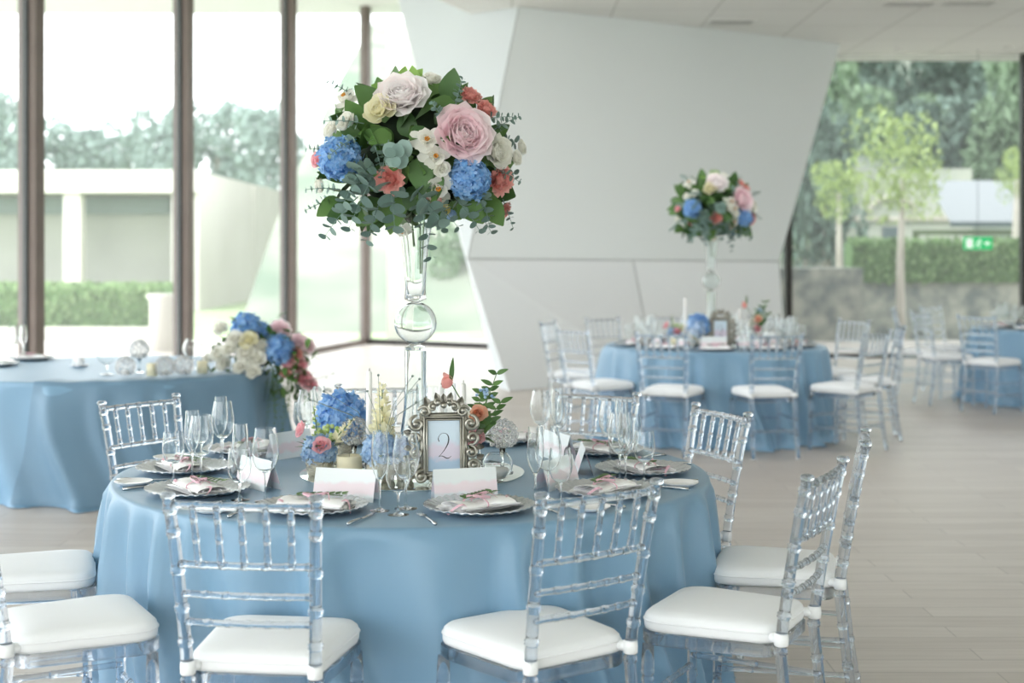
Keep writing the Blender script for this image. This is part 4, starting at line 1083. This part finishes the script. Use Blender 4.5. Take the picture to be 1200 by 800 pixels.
# small potted flowers
def pot(t, r=.05, h=.07, mt='mercury', x=0, y=0):
    b = MB(); b.lathe([(0, 0), (r * .8, 0), (r * .95, h * .3), (r, h * .7), (r * .92, h), (r * .86, h), (r * .9, h * .7), (0, h * .6)], 28, Matrix.Translation((x, y, 0))); return b.build('pot', mt, t)
def greenery(t, n, r, z0, L, rnd, spread=.7, mt='leaf', W=.3, name='foliage'):
    b = MB()
    for i in range(n):
        a = i * 2.4; d = Vector((math.cos(a) * spread, math.sin(a) * spread, rnd.uniform(.2, 1))); leaf(b, (r * .4 * math.cos(a), r * .4 * math.sin(a), z0), d, (0, 0, 1), L * rnd.uniform(.7, 1.2), L * W * .8, .2, .4)
    return b.build(name, mt, t)
def spike(t, base, tip, n, r0, mt_f, name, rnd):
    b = MB(); bs = MB(); base = Vector(base); tip = Vector(tip); bs.tube([base, tip], [.003, .0015], 6)
    for i in range(n):
        u = i / (n - 1); c = base.lerp(tip, .3 + .7 * u); r = r0 * (1.1 - .75 * u); a = i * 2.4
        T = Matrix.Translation(c + Vector((math.cos(a), math.sin(a), 0)) * r * .8) @ Vector((math.cos(a), math.sin(a), .8)).to_track_quat('Z', 'Y').to_matrix().to_4x4() @ Matrix.Scale(r, 4)
        for k_ in range(5):
            T2 = T @ Matrix.Rotation(k_ * 2 * PI / 5, 4, 'Z')
            b.add([(0, 0, -.6), (.35, -.35, 0), (.85, -.3, .7), (.95, .0, .9), (.85, .3, .7), (.35, .35, 0)], [(0, 1, 2, 3), (0, 3, 4, 5)], T2)
    o = b.build(name, mt_f, t); bs.build('stem', 'stem', o)
    return o
rnd = random.Random(5)
def small_left(x, y, lab):
    t = empty('flower_pot', (x, y, ZM)); pot(t)
    bloom(t, 'hydrangea', 'hyd_pale', (0, 0, .085), (0, -.2, 1), .062); bloom(t, 'rose', 'petal_pink', (.012, -.055, .115), (.1, -1, .7), .034)
    bloom(t, 'rose', 'petal_pink', (-.07, .0, .165), (-1, -.4, .4), .032)
    greenery(t, 10, .04, .08, .07, rnd); tag(t, lab, 'flowers', 'small pots in the centrepiece')
    b = MB()
    for i in range(24): a = rnd.uniform(0, 6.28); b.ball((.03 + .03 * math.cos(a), .02 + .03 * math.sin(a), rnd.uniform(.12, .17)), .009, 7, 5)
    b.build('buds', 'bud', t)
    spike(t, (.0, .0, .08), (-.02, .0, .24), 12, .012, 'bud', 'flower_spike', rnd); spike(t, (.02, 0, .09), (.12, -.02, .2), 14, .016, 'petal_cream', 'flower_spike', rnd)
    return t
A1 = small_left(-.685, 5.06, 'mercury glass pot of pale blue hydrangea and pink rose left of the cream candle')
def blue_pot(x, y, lab, r=.1, z=.17):
    t = empty('flower_pot', (x, y, ZM)); pot(t, .055, .09); bloom(t, 'hydrangea', 'hyd_blue', (0, 0, z), (0, -.2, 1), r); greenery(t, 8, .04, .08, .08, rnd)
    tag(t, lab, 'flowers', 'small pots in the centrepiece'); return t
A2 = blue_pot(-.64, 5.36, 'vivid blue hydrangea head behind the cream candle on the foreground table')
def mid_pot(x, y, lab):
    t = empty('flower_pot', (x, y, ZM)); pot(t, .05, .075, 'mercury'); bloom(t, 'hydrangea', 'hyd_pale', (0, 0, .105), (0, -.3, 1), .065)
    spike(t, (.0, .04, .08), (.0, .06, .33), 26, .026, 'petal_cream', 'snapdragon', rnd); greenery(t, 6, .04, .08, .07, rnd); tag(t, lab, 'flowers', 'small pots in the centrepiece')
    b = MB()
    for i in range(9):
        a = rnd.uniform(-.9, .9); L_ = rnd.uniform(.24, .34); tip = (L_ * math.sin(a), -.03 + rnd.uniform(-.03, .03), .08 + L_ * math.cos(a) * .9)
        b.tube([(0, 0, .1), (tip[0] * .4, tip[1] * .5, .1 + tip[2] * .45), tip], .0009, 4); b.ball(tip, .0045, 6, 5)
    b.build('berry_stems', 'gyp', t); return t
A3 = mid_pot(-.455, 4.93, 'pale blue hydrangea pot with cream snapdragon left of the number frame')
t = empty('flower_pot', (-.405, 4.90, ZM)); pot(t, .034, .07, 'mercury'); bloom(t, 'hydrangea', 'hyd_pale', (0, 0, .1), (0, -.4, 1), .048); tag(t, 'small pale blue hydrangea pot touching the left side of the number frame', 'flowers', 'small pots in the centrepiece')
t.location = (-.375, 4.96, ZM)
def right_pot(x, y, lab):
    t = empty('flower_pot', (x, y, ZM)); b = MB(); b.lathe([(0, 0), (.03, 0), (.04, .03), (.03, .08), (.022, .11), (.028, .13), (.024, .13), (.018, .11), (.026, .08), (.034, .03), (0, .01)], 24); b.build('vase', 'vaseglass', t)
    bloom(t, 'rose', 'petal_peach', (.02, -.05, .225), (.1, -1, .4), .034); bloom(t, 'rose', 'petal_pink', (.01, -.06, .14), (.2, -1, .3), .034); bloom(t, 'rose', 'petal_white', (-.02, -.02, .19), (-.4, -1, .4), .045)
    bloom(t, 'bud', 'petal_coral', (-.09, -.03, .335), (-.75, -.2, .25), .045)
    b = MB(); bs = MB()
    bs.tube([(0, 0, .1), (-.03, -.02, .25), (-.075, -.03, .33)], .0022, 6)
    for tip in ((.085, 0, .36), (.06, .02, .30), (.10, -.02, .26), (.03, .03, .29), (.07, -.04, .2)):
        pts = [Vector((0, 0, .12)).lerp(Vector(tip), i / 6) for i in range(7)]; bs.tube(pts, .0016, 5)
        for i in range(2, 7):
            for s in (-1, 1): leaf(b, pts[i], (s * .8, rnd.uniform(-.5, .2), .4), (0, -1, .4), .045 * rnd.uniform(.7, 1.1), .009, .2, .2)
    leaf(b, (-.076, -.03, .335), (.08, 0, 1), (0, -1, 0), .085, .009)
    for i in range(16): leaf(b, (.02 * math.cos(i), -.02, .13), (math.cos(i * 2.4), -.5, rnd.uniform(-.2, .8)), (0, 0, 1), .07, .014)
    b.build('foliage', 'leaf', t); bs.build('stem', 'leaf', t)
    bb = MB()
    for i in range(12): bb.ball((.045 + rnd.uniform(-.03, .03), rnd.uniform(-.03, .02), .285 + rnd.uniform(-.02, .02)), .006, 6, 4)
    bb.build('buds', 'hyd_pale', t)
    tag(t, lab, 'flowers', 'small pots in the centrepiece'); return t
A4 = right_pot(-.14, 5.06, 'glass posy vase of peach and pink roses with green sprays right of the number frame')
for src, x, y, lab in ((A1, t2x - .33, 12.0, 'blurred pot of orange-pink and blue blooms left on the second table'), (A2, t2x - .16, 11.75, 'blurred blue hydrangea beside the second number frame'), (A4, t2x + .33, 11.9, 'blurred posy with a tall green spray right on the second table')):
    c = copy_tree(src); c.location = (x, y, ZM); tag(c, lab, 'flowers', 'small pots on the second table')
put(MIRROR, 'mirror_tray', 1.70, 12.1, .7602, 'round mirror tray beneath the second bouquet table centrepiece', 'mirror', 'mirror trays')

# ------------------------------------------------------------------ left table
def tp(px, py): return at(px, py, .765)
g = 'glassware on the left table'
def on4(me, name, px, py, label, cat, s=1, z=.768):
    x, y = tp(px, py); return put(me, name, x, y, z, label, cat, g, 0, s)
on4(GOBLET, 'water_goblet', 5, 424, 'clear goblet at the very left edge of the left table', 'goblet')
on4(WINE, 'wine_glass', 16, 420, 'tall wine glass left of its neighbour on the left table', 'wine glass')
on4(FLUTE, 'champagne_flute', 27, 420, 'champagne flute by the dark mullion on the left table', 'champagne flute')
on4(GLOBE, 'water_goblet', 125, 439, 'big round-bowled goblet standing alone near the front of the left table', 'goblet', 1.0)
on4(GLOBE, 'water_goblet', 226, 433, 'round-bowled goblet beside the large flower spray', 'goblet', 1.0)
x, y = tp(36, 421); put(CHARGER, 'charger_plate', x, y, .7605, 'silver charger plate with greenery near the left window post', 'plate', 'left table plates')
nq = put(NAP, 'napkin', x, y, .764, 'white napkin with leaves on the left table plate by the window post', 'napkin', 'left table napkins', .3); link('ribbon', RIB, nq); link('leaf_sprig', SPR, nq)
x, y = tp(-8, 428); put(CHARGER, 'charger_plate', x, y, .7605, 'silver charger plate cropped by the left edge of the photo', 'plate', 'left table plates')
x, y = tp(93, 429); put(BREAD, 'saucer', x, y, .7605, 'white saucer under the small white cup on the left table', 'saucer')
t = empty('cup', (x, y, .767)); b = MB(); b.lathe([(0, 0), (.028, 0), (.033, .03), (.034, .06), (.031, .06), (.03, .03), (0, .008)], 24); b.build('bowl', 'porcelain', t)
b = MB(); b.tube([(-.032 - .018 * math.sin(a), 0, .033 + .018 * math.cos(a)) for a in [PI * i / 10 for i in range(11)]], .003, 6); b.build('handle', 'porcelain', t); tag(t, 'small white cup on a saucer on the left table', 'cup')
for px, py, st, lab in ((147, 441, 0, 'beaded crystal ball right of the lone goblet on the left table'), (163, 437, .09, 'raised beaded crystal ball second from the goblet on the left table'), (193, 441, 0, 'beaded crystal ball between two small candles on the left table'), (215, 440, 0, 'beaded crystal ball closest to the big flower spray')):
    x, y = tp(px, py); crystal(x, y, .768, lab, st, 1.15)
for px, py, lab in ((178, 441, 'small cream candle among the crystal balls of the left table'), (237, 438, 'small cream candle next to the big flower spray')):
    x, y = tp(px, py); pillar(x, y, .034, .08, lab, z=.768)
def big_spray():
    t = empty('flower_spray'); rnd = random.Random(9); S = 9.4 / F
    def P(px, py, dy=0): return Vector(((px - 300) * S, dy, (440 - py) * S))
    for kd, mt, px, py, r, dy in (('hydrangea', 'hyd_blue', 283, 392, 19, .02), ('hydrangea', 'hyd_blue', 298, 396, 13, .05), ('hydrangea', 'hyd_blue', 322, 414, 17, -.04), ('rose', 'petal_white', 250, 390, 9, .05), ('rose', 'petal_white', 272, 400, 10, -.12), ('rose', 'petal_white', 252, 418, 10, -.1),
        ('rose', 'petal_white', 258, 430, 9, -.1), ('rose', 'petal_white', 285, 416, 11, -.14), ('rose', 'petal_white', 298, 424, 11, -.14), ('rose', 'petal_white', 280, 432, 9, -.16), ('rose', 'petal_white', 295, 438, 9, -.16), ('rose', 'petal_cream', 288, 402, 11, -.12),
        ('rose', 'petal_white', 276, 445, 9, -.15), ('rose', 'petal_white', 238, 425, 7, -.05), ('rose', 'petal_white', 266, 412, 10, -.13), ('rose', 'petal_white', 304, 410, 9, -.1), ('peony', 'peony_pink', 320, 393, 12, .05), ('rose', 'petal_pink', 333, 428, 8, -.05), ('carnation', 'petal_pink', 345, 432, 9, -.02), ('carnation', 'petal_pink', 350, 448, 9, 0), ('carnation', 'petal_coral', 340, 420, 8, -.02), ('peony', 'peony_pink', 342, 408, 11, .05),
        ('carnation', 'petal_pink', 357, 455, 8, 0), ('peony', 'peony_pink', 350, 412, 10, .08), ('rose', 'petal_coral', 330, 440, 7, -.06)):
        p = P(px, py, dy); bloom(t, kd, mt, p, (p.x * .8, -1, .5), r * S * 1.05)
    b = MB(); bs = MB(); be = MB()
    for i in range(230):
        px = rnd.gauss(295, 24); py = rnd.gauss(418, 16); p = P(px, py, rnd.uniform(-.06, .1)); leaf(b, p, (rnd.gauss(0, .7), -abs(rnd.gauss(0, .6)), rnd.gauss(0, .6)), (0, 0, 1), rnd.uniform(.06, .1), .02, .2, .2)
    for i in range(110):
        px = rnd.gauss(338, 11); py = rnd.uniform(410, 470); p = P(px, py, rnd.uniform(-.05, .1)); leaf(b, p, (rnd.gauss(0, .7), -abs(rnd.gauss(0, .6)), rnd.gauss(-.4, .6)), (0, 0, 1), rnd.uniform(.05, .09), .018, .2, .2)
    for i in range(18):
        px = rnd.uniform(305, 340); p = P(px, rnd.uniform(430, 450), rnd.uniform(-.1, .05)); sprig((t, 'trailing_vine'), None, p, (rnd.uniform(-.25, .35), -.1, -1), rnd.uniform(.2, .42), 9, .012, rnd, .1)
    b.build('foliage', 'leaf', t)
    b = MB(); b.ball(P(290, 422, .02), .1, 14, 8, sc=(1, 1, 1)); b.build('dark_core', 'core', t)  # dark green ball fills the inside of the spray
    b = MB()
    for i in range(26):
        a = rnd.uniform(-.5, .9); L_ = rnd.uniform(.15, .4); p = P(338, 455, 0); tip = p + Vector((L_ * math.cos(a), rnd.uniform(-.1, .1), -.25 * rnd.random() + L_ * math.sin(a) * .5))
        b.tube([p, tip], .0012, 4); b.ball(tip, .006, 5, 4)
    b.build('baby_breath', 'gyp', t)
    return t
BS = big_spray(); BS.location = (-1.66, 9.42, .765); tag(BS, 'large cascading flower spray with blue hydrangea, white and pink blooms on the left table', 'flowers')
# ------------------------------------------------------------------ camera, light
cam = bpy.data.cameras.new('camera'); co = bpy.data.objects.new('camera', cam); COL.objects.link(co); SC.camera = co
co.location = (0, 0, CH); co.rotation_euler = (PI / 2, 0, 0)
cam.lens = 50; cam.sensor_width = 36; cam.shift_y = -(400 - HZ) / 1200
cam.clip_end = 500
cam.dof.use_dof = True; cam.dof.focus_distance = 4.75; cam.dof.aperture_fstop = 2.2
w = bpy.data.worlds.new('overcast_sky'); SC.world = w; w.use_nodes = True
nt = w.node_tree; bg = nt.nodes['Background']; N, L = nt.nodes.new, nt.links.new
tc = N('ShaderNodeTexCoord'); sp = N('ShaderNodeSeparateXYZ'); L(tc.outputs['Generated'], sp.inputs[0])
cr = N('ShaderNodeValToRGB'); L(sp.outputs[2], cr.inputs[0])
cr.color_ramp.elements[0].position = 0; cr.color_ramp.elements[0].color = (.94, .965, .985, 1)
cr.color_ramp.elements[1].position = .6; cr.color_ramp.elements[1].color = (.975, .99, 1.01, 1)
L(cr.outputs[0], bg.inputs[0]); bg.inputs[1].default_value = 2.6
sun = bpy.data.lights.new('sun', 'SUN'); sun.energy = 1.5; sun.angle = math.radians(20); so = bpy.data.objects.new('sun', sun); COL.objects.link(so)
so.rotation_euler = Euler((math.radians(50), 0, math.radians(-60)))
for x, y, e in ((3.2, 10.5, 38), (7.5, 10.5, 30), (1.2, 12.5, 26)):  # unseen fill lights, added to brighten the partition and the room
    al = bpy.data.lights.new('fill_light', 'AREA'); al.shape = 'RECTANGLE'; al.size = 1.8; al.size_y = 1.2; al.energy = e; al.color = (.97, .99, 1)
    ao = bpy.data.objects.new('fill_light', al); COL.objects.link(ao); ao.location = (x, y, ZC - .02); ao.rotation_euler = (math.radians(25), 0, 0)
SC.view_settings.view_transform = 'Standard'; SC.view_settings.look = 'None'; SC.view_settings.exposure = .9; SC.view_settings.gamma = 1
SC.cycles.max_bounces = 14; SC.cycles.transmission_bounces = 14; SC.cycles.transparent_max_bounces = 16; SC.cycles.diffuse_bounces = 5; SC.cycles.glossy_bounces = 5
SC.cycles.sample_clamp_indirect = 6; SC.cycles.blur_glossy = .5
